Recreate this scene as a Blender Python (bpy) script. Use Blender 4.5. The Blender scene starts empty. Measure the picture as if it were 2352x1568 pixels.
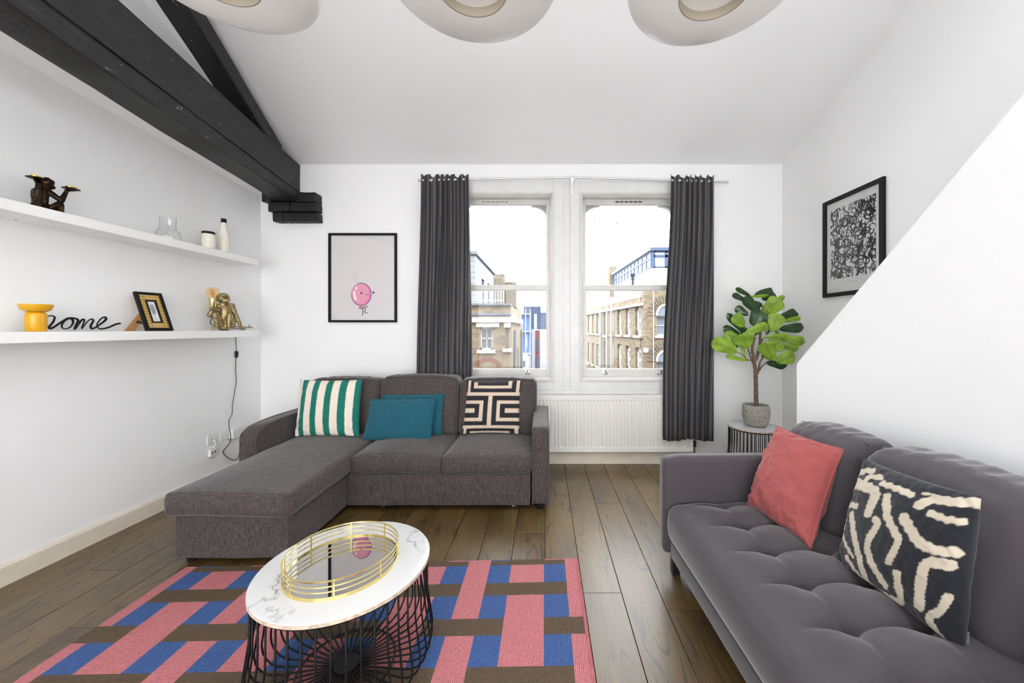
import bpy, bmesh, math, random
import numpy as np
from mathutils import Vector, Matrix, noise as mnoise

# ------------------------------------------------------------------ camera, world, exposure
scene = bpy.context.scene
C = scene.collection
F = 850.0                      # focal length in pixels of the 2352 px frame
PX, PY = 1250.0, 755.0         # principal point
CH = 1.44                      # camera height
cam_d = bpy.data.cameras.new('camera')
cam = bpy.data.objects.new('camera', cam_d)
C.objects.link(cam)
cam.location = (0, 0, CH)
cam.rotation_euler = (math.pi / 2, 0, 0)
cam_d.sensor_width = 36.0
cam_d.lens = 36.0 * F / 2352.0
cam_d.shift_x = -(PX - 1176.0) / 2352.0
cam_d.shift_y = (PY - 784.0) / 2352.0
cam_d.clip_start = 0.02
cam_d.clip_end = 400
scene.camera = cam

world = bpy.data.worlds.new('overcast_sky')
scene.world = world
world.use_nodes = True
bg = world.node_tree.nodes['Background']
bg.inputs[0].default_value = (0.98, 0.988, 1.0, 1)
bg.inputs[1].default_value = 7.7

vs = scene.view_settings
vs.view_transform = 'Standard'
vs.look = 'None'
vs.exposure = 0.03
vs.gamma = 1.0
vs.use_curve_mapping = False

R = random.Random(7)
rng = np.random.default_rng(7)

# ------------------------------------------------------------------ measuring helpers
def at(px, py, Y):
    return Vector(((px - PX) / F * Y, Y, CH - (py - PY) / F * Y))

def on_plane(px, py, X0, Y0, th, w=0.0):
    """point seen at (px,py) on the upright plane through (X0,Y0) running at angle th, moved w towards the room"""
    dx, dy = math.cos(th), math.sin(th)
    nx, ny = dy, -dx
    X0 += nx * w
    Y0 += ny * w
    t = (px - PX) / F
    u = (t * Y0 - X0) / (dx - t * dy)
    Y = Y0 + dy * u
    return Vector((X0 + dx * u, Y, CH - (py - PY) / F * Y))

# ------------------------------------------------------------------ materials
def lin(c):
    """sRGB 0-255 -> linear"""
    o = []
    for v in c:
        v /= 255.0
        o.append(v / 12.92 if v <= 0.04045 else ((v + 0.055) / 1.055) ** 2.4)
    return tuple(o)

MATS = {}
class NT:
    def __init__(s, name):
        s.m = bpy.data.materials.new(name)
        s.m.use_nodes = True
        s.t = s.m.node_tree
        s.b = s.t.nodes['Principled BSDF']
        s.out = s.t.nodes['Material Output']
        MATS[name] = s.m
    def n(s, typ, **kw):
        nd = s.t.nodes.new(typ)
        for k, v in kw.items():
            if k.startswith('i_'):
                key = k[2:]
                key = int(key) if key.isdigit() else key.replace('_', ' ')
                nd.inputs[key].default_value = v
            else:
                setattr(nd, k, v)
        return nd
    def l(s, a, b):
        s.t.links.new(a, b)
    def coords(s, scale=(1, 1, 1), kind='Object'):
        tc = s.n('ShaderNodeTexCoord')
        mp = s.n('ShaderNodeMapping')
        mp.inputs['Scale'].default_value = scale
        s.l(tc.outputs[kind], mp.inputs[0])
        return mp.outputs[0]
    def noise(s, vec, scale, detail=3, rough=0.5):
        nd = s.n('ShaderNodeTexNoise')
        nd.inputs['Scale'].default_value = scale
        nd.inputs['Detail'].default_value = detail
        nd.inputs['Roughness'].default_value = rough
        s.l(vec, nd.inputs['Vector'])
        return nd.outputs['Fac']
    def ramp(s, fac, stops):
        nd = s.n('ShaderNodeValToRGB')
        el = nd.color_ramp.elements
        while len(el) < len(stops):
            el.new(0.5)
        for e, (p, c) in zip(el, stops):
            e.position = p
            e.color = (*c, 1) if len(c) == 3 else c
        s.l(fac, nd.inputs[0])
        return nd.outputs[0]
    def math(s, op, a, b=None):
        nd = s.n('ShaderNodeMath', operation=op)
        for i, x in enumerate((a, b)):
            if x is None:
                continue
            if isinstance(x, (int, float)):
                nd.inputs[i].default_value = x
            else:
                s.l(x, nd.inputs[i])
        return nd.outputs[0]
    def mix(s, fac, a, b, blend='MIX'):
        nd = s.n('ShaderNodeMix', data_type='RGBA', blend_type=blend)
        for sock, x in ((nd.inputs[0], fac), (nd.inputs[6], a), (nd.inputs[7], b)):
            if isinstance(x, (int, float)):
                sock.default_value = x
            elif isinstance(x, tuple):
                sock.default_value = (*x, 1) if len(x) == 3 else x
            else:
                s.l(x, sock)
        return nd.outputs[2]
    def bump(s, h, strength=0.3, dist=0.01):
        nd = s.n('ShaderNodeBump')
        nd.inputs['Strength'].default_value = strength
        nd.inputs['Distance'].default_value = dist
        s.l(h, nd.inputs['Height'])
        s.l(nd.outputs[0], s.b.inputs['Normal'])
        return nd
    def set(s, color=None, rough=None, metal=None, **kw):
        if color is not None:
            if isinstance(color, tuple):
                s.b.inputs['Base Color'].default_value = (*color[:3], 1)
            else:
                s.l(color, s.b.inputs['Base Color'])
        if rough is not None:
            if isinstance(rough, (int, float)):
                s.b.inputs['Roughness'].default_value = rough
            else:
                s.l(rough, s.b.inputs['Roughness'])
        if metal is not None:
            s.b.inputs['Metallic'].default_value = metal
        for k, v in kw.items():
            s.b.inputs[k.replace('_', ' ')].default_value = v
        return s.m

def simple(name, color, rough=0.5, metal=0.0, var=0.0, vscale=30, bump=0.0, bscale=200, bdist=0.002, **kw):
    m = NT(name)
    if var > 0:
        f = m.noise(m.coords(), vscale, 4)
        lo = tuple(c * (1 - var) for c in color)
        hi = tuple(min(1, c * (1 + var)) for c in color)
        m.set(m.ramp(f, [(0.3, lo), (0.7, hi)]), rough, metal, **kw)
    else:
        m.set(color, rough, metal, **kw)
    if bump > 0:
        m.bump(m.noise(m.coords(), bscale, 3), bump, bdist)
    return m.m

def M(name):
    return MATS[name]

simple('wall_paint', (0.90, 0.90, 0.90), 0.85, var=0.015, vscale=1.5, bump=0.12, bscale=60, bdist=0.003)
simple('ceiling_paint', (0.87, 0.87, 0.875), 0.9, var=0.015, vscale=1.2, bump=0.1, bscale=30, bdist=0.004)
simple('shelf_white', (0.9, 0.9, 0.89), 0.3, var=0.01)
simple('gloss_white', (0.74, 0.74, 0.735), 0.35, var=0.03, vscale=8, bump=0.08, bscale=40)
simple('sash_white', (0.66, 0.645, 0.61), 0.4, var=0.06, vscale=9, bump=0.1, bscale=40)
simple('skirting_cream', lin((226, 216, 200)), 0.5, var=0.05, vscale=10, bump=0.1, bscale=60)
simple('radiator_white', lin((236, 234, 228)), 0.3, var=0.015)
simple('black_slot', (0.012, 0.012, 0.013), 0.7)
simple('chrome', (0.75, 0.75, 0.76), 0.18, 1.0)
simple('rod_silver', (0.72, 0.72, 0.73), 0.3, 0.9)
simple('brass_pipe', lin((150, 120, 80)), 0.4, 0.8)
simple('frame_black', (0.008, 0.008, 0.009), 0.5, Specular_IOR_Level=0.2)
simple('wire_black', (0.005, 0.005, 0.006), 0.5, Specular_IOR_Level=0.25)
simple('leg_black', (0.012, 0.011, 0.011), 0.4)
simple('socket_white', (0.82, 0.82, 0.81), 0.3)
simple('cord_dark', (0.03, 0.022, 0.014), 0.5)
simple('lamp_shade_white', (0.94, 0.94, 0.93), 0.3, var=0.005)
simple('lamp_inner_beige', lin((160, 150, 134)), 0.5)
simple('ceramic_yellow', lin((222, 166, 22)), 0.28, var=0.04, vscale=15)
simple('ceramic_cream', lin((240, 234, 218)), 0.18)
simple('gold_metal', lin((236, 218, 150)), 0.16, 1.0)
simple('gold_bright', lin((205, 165, 45)), 0.25, 1.0)
simple('plug_white', (0.84, 0.84, 0.84), 0.35)
simple('kraft_board', lin((186, 140, 84)), 0.7)
simple('soil', (0.02, 0.016, 0.012), 0.9, var=0.4, vscale=80)
simple('cream_stone', lin((190, 188, 184)), 0.8, var=0.08, vscale=3)
simple('roof_rail', lin((165, 170, 178)), 0.6)
simple('slate', lin((108, 114, 124)), 0.8, var=0.25, vscale=4)
simple('blue_frame', lin((60, 80, 112)), 0.5)
simple('scaffold_blue', lin((62, 98, 150)), 0.6, var=0.2, vscale=1.5)
simple('dark_render', lin((48, 58, 80)), 0.7, var=0.2, vscale=1)
simple('far_white', lin((186, 188, 192)), 0.8)
simple('far_panel', lin((168, 168, 174)), 0.8, var=0.1, vscale=12)
simple('brown_panel', lin((118, 70, 62)), 0.7)
simple('asphalt', lin((90, 92, 96)), 0.9, var=0.1, vscale=1)
simple('red_brick', lin((132, 82, 78)), 0.8, var=0.15, vscale=20)
simple('mud_smudge', lin((110, 100, 84)), 0.9)
simple('tag_grey', lin((120, 124, 128)), 0.8)
simple('building_glass', (0.10, 0.115, 0.14), 0.08, 0.0, Specular_IOR_Level=0.6)
simple('glazing_light', lin((128, 140, 156)), 0.1, Specular_IOR_Level=0.8)
simple('easel_black', (0.02, 0.02, 0.02), 0.6)

def glass(name, tint=(1, 1, 1), refl=0.5, rough=0.0):
    """thin clear sheet: transparent, with a fresnel mirror on top"""
    m = NT(name)
    tr = m.n('ShaderNodeBsdfTransparent')
    tr.inputs[0].default_value = (*tint, 1)
    gl = m.n('ShaderNodeBsdfGlossy')
    gl.inputs['Roughness'].default_value = rough
    lw = m.n('ShaderNodeLayerWeight')
    lw.inputs['Blend'].default_value = 0.5
    k = m.math('MULTIPLY', m.math('ADD', m.math('MULTIPLY', m.math('POWER', lw.outputs['Facing'], 5.0), 0.9), 0.035), refl)
    mx = m.n('ShaderNodeMixShader')
    m.l(k, mx.inputs[0]); m.l(tr.outputs[0], mx.inputs[1]); m.l(gl.outputs[0], mx.inputs[2])
    m.l(mx.outputs[0], m.out.inputs[0])
    return m.m
glass('window_glass', (0.97, 0.98, 0.985), 0.35)
glass('picture_glass', (0.985, 0.985, 0.985), 0.9)
glass('vase_glass', (0.993, 0.995, 0.995), 1.3)
glass('bulb_glass', (0.99, 0.88, 0.68), 0.9)

def mirror_mat():
    m = NT('tray_mirror')
    m.set((0.52, 0.51, 0.50), 0.02, 1.0)
mirror_mat()

def filament():
    m = NT('filament_amber')
    m.set(lin((236, 140, 40)), 0.4)
filament()

def wood_floor():
    m = NT('oak_plank')
    oi = m.n('ShaderNodeObjectInfo')
    tc = m.n('ShaderNodeTexCoord')
    cb = m.n('ShaderNodeCombineXYZ')
    m.l(m.math('MULTIPLY', oi.outputs['Random'], 37.0), cb.inputs[0])
    m.l(m.math('MULTIPLY', oi.outputs['Random'], 91.0), cb.inputs[1])
    m.l(m.math('MULTIPLY', oi.outputs['Random'], 13.0), cb.inputs[2])
    va = m.n('ShaderNodeVectorMath', operation='ADD')
    m.l(tc.outputs['Object'], va.inputs[0]); m.l(cb.outputs[0], va.inputs[1])
    mp = m.n('ShaderNodeMapping'); mp.inputs['Scale'].default_value = (3.6, 0.55, 1)
    m.l(va.outputs[0], mp.inputs[0])
    big = m.noise(mp.outputs[0], 1.6, 2, 0.45)
    ringv = m.math('SINE', m.math('MULTIPLY', big, 105.0))
    ring = m.math('ADD', m.math('MULTIPLY', ringv, 0.5), 0.5)
    mp2 = m.n('ShaderNodeMapping'); mp2.inputs['Scale'].default_value = (160, 5, 1)
    m.l(va.outputs[0], mp2.inputs[0])
    fine = m.noise(mp2.outputs[0], 1.0, 4, 0.6)
    mp3 = m.n('ShaderNodeMapping'); mp3.inputs['Scale'].default_value = (4, 1, 1)
    m.l(va.outputs[0], mp3.inputs[0])
    patch = m.noise(mp3.outputs[0], 1.3, 3, 0.5)
    base = m.ramp(patch, [(0.25, lin((80, 62, 34))), (0.5, lin((101, 80, 44))), (0.8, lin((122, 98, 56)))])
    gr = m.ramp(ring, [(0.0, (0.22, 0.22, 0.24)), (0.22, (1, 1, 1)), (1, (1.0, 1.0, 1.0))])
    msk = m.ramp(m.noise(mp3.outputs[0], 2.3, 2, 0.5), [(0.38, (0, 0, 0)), (0.56, (1, 1, 1))])
    gr = m.mix(msk, (1, 1, 1), gr)
    col = m.mix(0.85, base, gr, 'MULTIPLY')
    fr = m.ramp(fine, [(0.3, (0.62, 0.62, 0.62)), (0.62, (1.08, 1.08, 1.08))])
    col = m.mix(0.75, col, fr, 'MULTIPLY')
    hv = m.n('ShaderNodeHueSaturation')
    m.l(col, hv.inputs['Color'])
    m.l(m.math('ADD', m.math('MULTIPLY', oi.outputs['Random'], 0.34), 0.83), hv.inputs['Value'])
    m.set(hv.outputs[0], 0.34, Specular_IOR_Level=1.0)
    h = m.math('ADD', fine, m.math('MULTIPLY', ring, 0.3))
    m.bump(h, 0.16, 0.001)
wood_floor()

def painted_timber():
    m = NT('black_timber')
    v = m.coords((12, 0.8, 12))
    g = m.noise(v, 3.0, 5, 0.6)
    chips = m.noise(m.coords((30, 6, 30)), 1.0, 6, 0.7)
    base = m.ramp(g, [(0.25, lin((6, 6, 7))), (0.62, lin((30, 30, 31))), (0.8, lin((62, 62, 62)))])
    ck = m.ramp(chips, [(0.665, (0, 0, 0)), (0.675, (1, 1, 1))])
    m.set(m.mix(ck, base, lin((170, 168, 164))), 0.55)
    h = m.math('ADD', g, m.math('MULTIPLY', m.noise(m.coords((60, 2.0, 60)), 2, 4), 0.6))
    m.bump(h, 0.6, 0.008)
painted_timber()
simple('black_brick', lin((18, 18, 21)), 0.6, var=0.25, vscale=30, bump=0.6, bscale=70, bdist=0.006)

def linen(name, dark, light, rough=0.9, sheen=0.25):
    m = NT(name)
    a = m.noise(m.coords((260, 260, 26)), 1.0, 2, 0.6)
    b = m.noise(m.coords((26, 26, 260)), 1.0, 2, 0.6)
    c = m.noise(m.coords((200, 24, 200)), 1.0, 2, 0.6)
    s = m.math('ADD', m.math('ADD', m.math('MULTIPLY', a, 0.45), m.math('MULTIPLY', b, 0.2)), m.math('MULTIPLY', c, 0.35))
    big = m.noise(m.coords(), 5.0, 3)
    col = m.ramp(s, [(0.36, dark), (0.5, tuple((x + y) / 2 for x, y in zip(dark, light))), (0.64, light)])
    col = m.mix(0.35, col, m.ramp(big, [(0.3, (0.82, 0.82, 0.84)), (0.7, (1.1, 1.08, 1.06))]), 'MULTIPLY')
    m.set(col, rough, Sheen_Weight=sheen, Sheen_Roughness=0.4)
    m.bump(s, 0.8, 0.003)
linen('linen_grey', lin((14, 11, 11)), lin((98, 88, 86)), 0.85, 0.3)

def felt(name, col, sheen=0.3, var=0.12, scale=260):
    m = NT(name)
    a = m.noise(m.coords(), scale, 3, 0.6)
    b = m.noise(m.coords(), 6, 3)
    k = m.math('ADD', m.math('MULTIPLY', a, 0.6), m.math('MULTIPLY', b, 0.4))
    m.set(m.ramp(k, [(0.3, tuple(c * (1 - var) for c in col)), (0.7, tuple(c * (1 + var) for c in col))]), 0.9,
          Sheen_Weight=sheen, Sheen_Roughness=0.35)
    m.bump(a, 0.35, 0.0015)
felt('felt_grey', lin((72, 67, 71)), 0.6)
felt('velvet_pink', lin((162, 80, 80)), 0.3, 0.12, 400)
felt('teal_edge', lin((2, 86, 102)), 0.1)

def teal():
    m = NT('teal_quilt')
    tc = m.n('ShaderNodeTexCoord')
    mp = m.n('ShaderNodeMapping'); mp.inputs['Location'].default_value = (1.15, 0, -0.62)
    m.l(tc.outputs['Object'], mp.inputs[0])
    w = m.n('ShaderNodeTexWave', wave_type='RINGS', rings_direction='Y')
    w.inputs['Scale'].default_value = 26
    w.inputs['Distortion'].default_value = 0.4
    m.l(mp.outputs[0], w.inputs['Vector'])
    col = m.ramp(w.outputs['Fac'], [(0.0, lin((0, 56, 74))), (0.6, lin((2, 96, 114)))])
    m.set(col, 0.8, Sheen_Weight=0.12)
    m.bump(w.outputs['Fac'], 0.6, 0.004)
teal()

def printed(name, rough=0.85, bump=0.3, scale=300, sheen=0.1, emboss=0.0):
    m = NT(name)
    a = m.n('ShaderNodeAttribute', attribute_name='print')
    f = m.noise(m.coords(), scale, 2)
    col = m.mix(0.2, a.outputs['Color'], m.ramp(f, [(0.3, (0.8, 0.8, 0.8)), (0.7, (1.15, 1.15, 1.15))]), 'MULTIPLY')
    m.set(col, rough, Sheen_Weight=sheen)
    h = f
    if emboss:
        lum = m.n('ShaderNodeRGBToBW'); m.l(a.outputs['Color'], lum.inputs[0])
        h = m.math('ADD', m.math('MULTIPLY', f, 0.3), m.math('MULTIPLY', lum.outputs[0], emboss))
    m.bump(h, bump, 0.003)
printed('cotton_print')
printed('embroidered_print', 0.9, 0.5, 260, 0.2, 1.5)
printed('paper_print', 0.7, 0.02)

def woven(name, col, dark):
    m = NT(name)
    tc = m.n('ShaderNodeTexCoord')
    sp = m.n('ShaderNodeSeparateXYZ'); m.l(tc.outputs['Object'], sp.inputs[0])
    x = m.math('MULTIPLY', sp.outputs[0], 420.0)
    y = m.math('MULTIPLY', sp.outputs[1], 420.0)
    a = m.math('SINE', m.math('ADD', x, y))
    b = m.math('SINE', m.math('SUBTRACT', m.math('MULTIPLY', x, 0.85), m.math('MULTIPLY', y, 1.1)))
    k = m.math('ADD', m.math('MULTIPLY', m.math('MULTIPLY', a, b), 0.5), 0.5)
    nz = m.noise(m.coords(), 90, 2)
    k2 = m.math('ADD', m.math('MULTIPLY', k, 0.7), m.math('MULTIPLY', nz, 0.45))
    m.set(m.ramp(k2, [(0.25, dark), (0.6, col), (0.95, tuple(min(1, c * 1.25 + 0.02) for c in col))]), 0.8)
    m.bump(k, 0.5, 0.003)
woven('rug_pink', lin((200, 122, 126)), lin((128, 58, 64)))
woven('rug_blue', lin((56, 92, 150)), lin((20, 42, 90)))
woven('rug_brown', lin((92, 74, 54)), lin((48, 36, 24)))

def marble():
    m = NT('white_marble')
    v = m.coords()
    n1 = m.noise(v, 5.0, 6, 0.6)
    d = m.math('ABSOLUTE', m.math('SUBTRACT', n1, 0.5))
    patch = m.noise(m.coords(), 3.1, 2)
    vein = m.ramp(d, [(0.0, (1, 1, 1)), (0.008, (0.35, 0.35, 0.35)), (0.03, (0, 0, 0))])
    msk = m.ramp(patch, [(0.53, (0, 0, 0)), (0.62, (1, 1, 1))])
    k = m.mix(1.0, vein, msk, 'MULTIPLY')
    m.set(m.mix(k, lin((222, 222, 222)), lin((110, 110, 114))), 0.16)
marble()
simple('chipped_edge', lin((206, 186, 166)), 0.6, var=0.3, vscale=60, bump=0.4, bscale=120)

def curtain_mat():
    m = NT('curtain_weave')
    uv = m.n('ShaderNodeUVMap')
    sp = m.n('ShaderNodeSeparateXYZ'); m.l(uv.outputs[0], sp.inputs[0])
    s, z = sp.outputs[0], sp.outputs[1]
    stripe = m.math('SINE', m.math('MULTIPLY', s, 2 * math.pi / 0.014))
    st2 = m.math('SINE', m.math('MULTIPLY', s, 2 * math.pi / 0.058))
    st = m.math('ADD', m.math('MULTIPLY', stripe, 0.34), m.math('ADD', m.math('MULTIPLY', st2, 0.3), 0.3))
    dash = m.math('ADD', m.math('MULTIPLY', m.math('SINE', m.math('MULTIPLY', z, 2 * math.pi / 0.013)), 0.5), 0.5)
    cb = m.n('ShaderNodeCombineXYZ'); m.l(m.math('MULTIPLY', s, 55), cb.inputs[0]); m.l(m.math('MULTIPLY', z, 9), cb.inputs[1])
    hue = m.noise(cb.outputs[0], 1.0, 2)
    thread = m.ramp(hue, [(0.3, lin((140, 142, 164))), (0.45, lin((160, 156, 162))), (0.56, lin((164, 156, 130))), (0.7, lin((140, 152, 148)))])
    k = m.math('MULTIPLY', st, m.math('ADD', m.math('MULTIPLY', dash, 0.75), 0.25))
    kk = m.ramp(k, [(0.2, (0, 0, 0)), (0.62, (1, 1, 1))])
    m.set(m.mix(kk, lin((38, 40, 48)), thread), 0.9, Sheen_Weight=0.15)
    m.bump(k, 0.3, 0.002)
    # a loosely woven cloth lets some daylight through
    tl = m.n('ShaderNodeBsdfTranslucent'); tl.inputs[0].default_value = (0.2, 0.2, 0.22, 1)
    mx = m.n('ShaderNodeMixShader'); mx.inputs[0].default_value = 0.12
    m.l(m.b.outputs[0], mx.inputs[1]); m.l(tl.outputs[0], mx.inputs[2]); m.l(mx.outputs[0], m.out.inputs[0])
curtain_mat()

def bronze(name, dark, light, rough, amt=(0.42, 0.62), metal=0.85, bmp=0.5):
    m = NT(name)
    a = m.noise(m.coords(), 55, 4, 0.6)
    m.set(m.ramp(a, [(amt[0], dark), (amt[1], light)]), rough, metal)
    m.bump(m.noise(m.coords(), 130, 4), bmp, 0.003)
bronze('bronze_dark', lin((34, 28, 22)), lin((120, 84, 44)), 0.38, (0.5, 0.74))
bronze('antique_gold', lin((104, 90, 56)), lin((190, 172, 128)), 0.45, (0.3, 0.62), 0.8, 0.3)

def leafy():
    for nm, a, b, rgh in (('leaf_top', lin((22, 44, 26)), lin((46, 84, 40)), 0.28), ('leaf_under', lin((104, 146, 34)), lin((150, 186, 54)), 0.5)):
        m = NT(nm)
        at_ = m.n('ShaderNodeAttribute', attribute_name='vein')
        n1 = m.noise(m.coords(), 9, 3)
        base = m.ramp(n1, [(0.3, a), (0.7, b)])
        vc = lin((118, 104, 44)) if nm == 'leaf_under' else lin((60, 96, 50))
        m.set(m.mix(m.math('MULTIPLY', at_.outputs['Fac'], 0.8), base, vc), rgh)
        m.bump(m.noise(m.coords(), 60, 2), 0.15, 0.003)
leafy()
simple('bark', lin((112, 92, 74)), 0.85, var=0.3, vscale=40, bump=0.6, bscale=90, bdist=0.005)

def basket_mat():
    m = NT('woven_basket')
    tc = m.n('ShaderNodeTexCoord')
    a = m.n('ShaderNodeAttribute', attribute_name='print')
    n1 = m.noise(m.coords((1, 1, 4)), 60, 3)
    col = m.ramp(n1, [(0.3, lin((120, 118, 116))), (0.5, lin((190, 186, 176))), (0.72, lin((226, 222, 210)))])
    m.set(m.mix(1.0, col, a.outputs['Color'], 'MULTIPLY'), 0.8)
basket_mat()

def brick_mat(name, c1, c2, mortar, scale, rot=None):
    m = NT(name)
    tc = m.n('ShaderNodeTexCoord')
    sp = m.n('ShaderNodeSeparateXYZ'); m.l(tc.outputs['Object'], sp.inputs[0])
    cb = m.n('ShaderNodeCombineXYZ')
    m.l(m.math('ADD', sp.outputs[0], sp.outputs[1]), cb.inputs[0]); m.l(sp.outputs[2], cb.inputs[1])
    bt = m.n('ShaderNodeTexBrick')
    bt.inputs['Color1'].default_value = (*c1, 1); bt.inputs['Color2'].default_value = (*c2, 1)
    bt.inputs['Mortar'].default_value = (*mortar, 1)
    bt.inputs['Scale'].default_value = scale
    bt.inputs['Mortar Size'].default_value = 0.018
    bt.inputs['Bias'].default_value = -0.25
    m.l(cb.outputs[0], bt.inputs['Vector'])
    n1 = m.noise(m.coords(), 0.7, 3)
    col = m.mix(0.6, bt.outputs['Color'], m.ramp(n1, [(0.3, (0.8, 0.8, 0.82)), (0.7, (1.1, 1.08, 1.03))]), 'MULTIPLY')
    m.set(col, 0.9)
    m.bump(bt.outputs['Fac'], -0.3, 0.01)
brick_mat('brick_yellow', lin((142, 128, 104)), lin((98, 86, 74)), lin((134, 128, 118)), 3.4)
brick_mat('brick_grey', lin((126, 116, 100)), lin((86, 80, 72)), lin((122, 118, 112)), 3.4)

def cladding():
    m = NT('timber_cladding')
    tc = m.n('ShaderNodeTexCoord')
    sp = m.n('ShaderNodeSeparateXYZ'); m.l(tc.outputs['Object'], sp.inputs[0])
    fr = m.math('FRACT', m.math('MULTIPLY', sp.outputs[2], 5.0))
    col = m.ramp(fr, [(0.0, lin((78, 84, 92))), (0.12, lin((128, 133, 140))), (1.0, lin((140, 145, 152)))])
    m.set(col, 0.8)
cladding()

# ------------------------------------------------------------------ mesh helpers
class MB:
    """collects shapes for ONE mesh object"""
    def __init__(s):
        s.v, s.f, s.mi = [], [], []
        s.cur = 0
    def add(s, verts, faces, xf=None):
        o = len(s.v)
        if xf is not None:
            verts = [xf @ Vector(p) for p in verts]
        s.v.extend([tuple(p) for p in verts])
        s.f.extend([tuple(i + o for i in f) for f in faces])
        s.mi.extend([s.cur] * len(faces))
        return s
    def box(s, x0, x1, y0, y1, z0, z1, xf=None, bev=0.0):
        if bev > 0:
            v, f = bevel_box((x1 - x0) / 2, (y1 - y0) / 2, (z1 - z0) / 2, bev)
            c = Vector(((x0 + x1) / 2, (y0 + y1) / 2, (z0 + z1) / 2))
            return s.add([Vector(p) + c for p in v], f, xf)
        v = [(x0, y0, z0), (x1, y0, z0), (x1, y1, z0), (x0, y1, z0), (x0, y0, z1), (x1, y0, z1), (x1, y1, z1), (x0, y1, z1)]
        f = [(0, 3, 2, 1), (4, 5, 6, 7), (0, 1, 5, 4), (1, 2, 6, 5), (2, 3, 7, 6), (3, 0, 4, 7)]
        return s.add(v, f, xf)
    def prism(s, poly, vec):
        """planar polygon (3-D points) extruded along vec"""
        n = len(poly)
        vec = Vector(vec)
        v = [Vector(p) for p in poly] + [Vector(p) + vec for p in poly]
        f = [tuple(range(n))[::-1], tuple(range(n, 2 * n))]
        for i in range(n):
            j = (i + 1) % n
            f.append((i, j, n + j, n + i))
        return s.add(v, f)
    def tube(s, pts, r, sides=8, closed=False, cap=True, flat=None):
        pts = [Vector(p) for p in pts]
        n = len(pts)
        rs = r if isinstance(r, (list, tuple)) else [r] * n
        V, Fc = [], []
        up = None
        for i in range(n):
            a = pts[(i - 1) % n] if (closed or i > 0) else pts[i]
            b = pts[(i + 1) % n] if (closed or i < n - 1) else pts[i]
            t = (b - a)
            t = t.normalized() if t.length > 1e-9 else Vector((0, 0, 1))
            if up is None:
                up = Vector((0, 0, 1)) if abs(t.z) < 0.9 else Vector((1, 0, 0))
            up = (up - t * up.dot(t))
            up = up.normalized() if up.length > 1e-6 else t.orthogonal().normalized()
            sd = t.cross(up)
            for k in range(sides):
                an = 2 * math.pi * k / sides
                V.append(pts[i] + (up * math.cos(an) + sd * math.sin(an)) * rs[i])
        m = n if closed else n - 1
        for i in range(m):
            j = (i + 1) % n
            for k in range(sides):
                k2 = (k + 1) % sides
                Fc.append((i * sides + k, i * sides + k2, j * sides + k2, j * sides + k))
        if not closed and cap:
            Fc.append(tuple(range(sides))[::-1])
            Fc.append(tuple(range((n - 1) * sides, n * sides)))
        return s.add(V, Fc)
    def lathe(s, prof, c=(0, 0, 0), seg=32, xf=None, closed=False):
        V, Fc = [], []
        n = len(prof)
        for (r, z) in prof:
            for k in range(seg):
                a = 2 * math.pi * k / seg
                V.append((c[0] + r * math.cos(a), c[1] + r * math.sin(a), c[2] + z))
        m = n if closed else n - 1
        for i in range(m):
            i2 = (i + 1) % n
            for k in range(seg):
                k2 = (k + 1) % seg
                Fc.append((i * seg + k, i * seg + k2, i2 * seg + k2, i2 * seg + k))
        if not closed:
            if prof[0][0] > 1e-5:
                Fc.append(tuple(range(seg))[::-1])
            if prof[-1][0] > 1e-5:
                Fc.append(tuple(range((n - 1) * seg, n * seg)))
        return s.add(V, Fc, xf)
    def capsule(s, a, b, ra, rb, sides=10):
        a, b = Vector(a), Vector(b)
        d = b - a
        L = max(d.length, 1e-5)
        t = d / L if d.length > 1e-5 else Vector((0, 0, 1))
        pts, rs = [], []
        for k in range(4):
            an = math.pi / 2 * (1 - k / 3.0)
            pts.append(a - t * ra * math.sin(an) * (1 if k < 3 else 0)); rs.append(max(1e-4, ra * math.cos(an)))
        for k in range(4):
            an = math.pi / 2 * (k / 3.0)
            pts.append(b + t * (rb * math.sin(an) + 1e-5)); rs.append(max(1e-4, rb * math.cos(an)))
        return s.tube(pts, rs, sides)
    def obj(s, name, mats, parent=None, smooth=0, loc=None):
        return mesh_obj(name, s.v, s.f, mats, parent, smooth, s.mi)

def bevel_box(hx, hy, hz, b):
    bm = bmesh.new()
    bmesh.ops.create_cube(bm, size=2.0)
    for v in bm.verts:
        v.co.x *= hx; v.co.y *= hy; v.co.z *= hz
    bmesh.ops.bevel(bm, geom=bm.edges[:], offset=b, segments=2, affect='EDGES', profile=0.6)
    bm.verts.ensure_lookup_table()
    v = [tuple(x.co) for x in bm.verts]
    f = [tuple(q.index for q in p.verts) for p in bm.faces]
    bm.free()
    return v, f

def mesh_obj(name, v, f, mats, parent=None, smooth=0, mi=None):
    me = bpy.data.meshes.new(name)
    me.from_pydata([tuple(p) for p in v], [], f)
    if isinstance(mats, str):
        mats = [mats]
    for k in mats:
        me.materials.append(M(k))
    if mi is not None and len(mats) > 1:
        me.polygons.foreach_set('material_index', mi)
    if smooth:
        me.polygons.foreach_set('use_smooth', [True] * len(me.polygons))
        if smooth < 180:
            me.set_sharp_from_angle(angle=math.radians(smooth))
    me.update()
    o = bpy.data.objects.new(name, me)
    C.objects.link(o)
    if parent is not None:
        o.parent = parent
        o.matrix_parent_inverse = INV.get(parent.name, Matrix.Identity(4))
    return o

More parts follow.
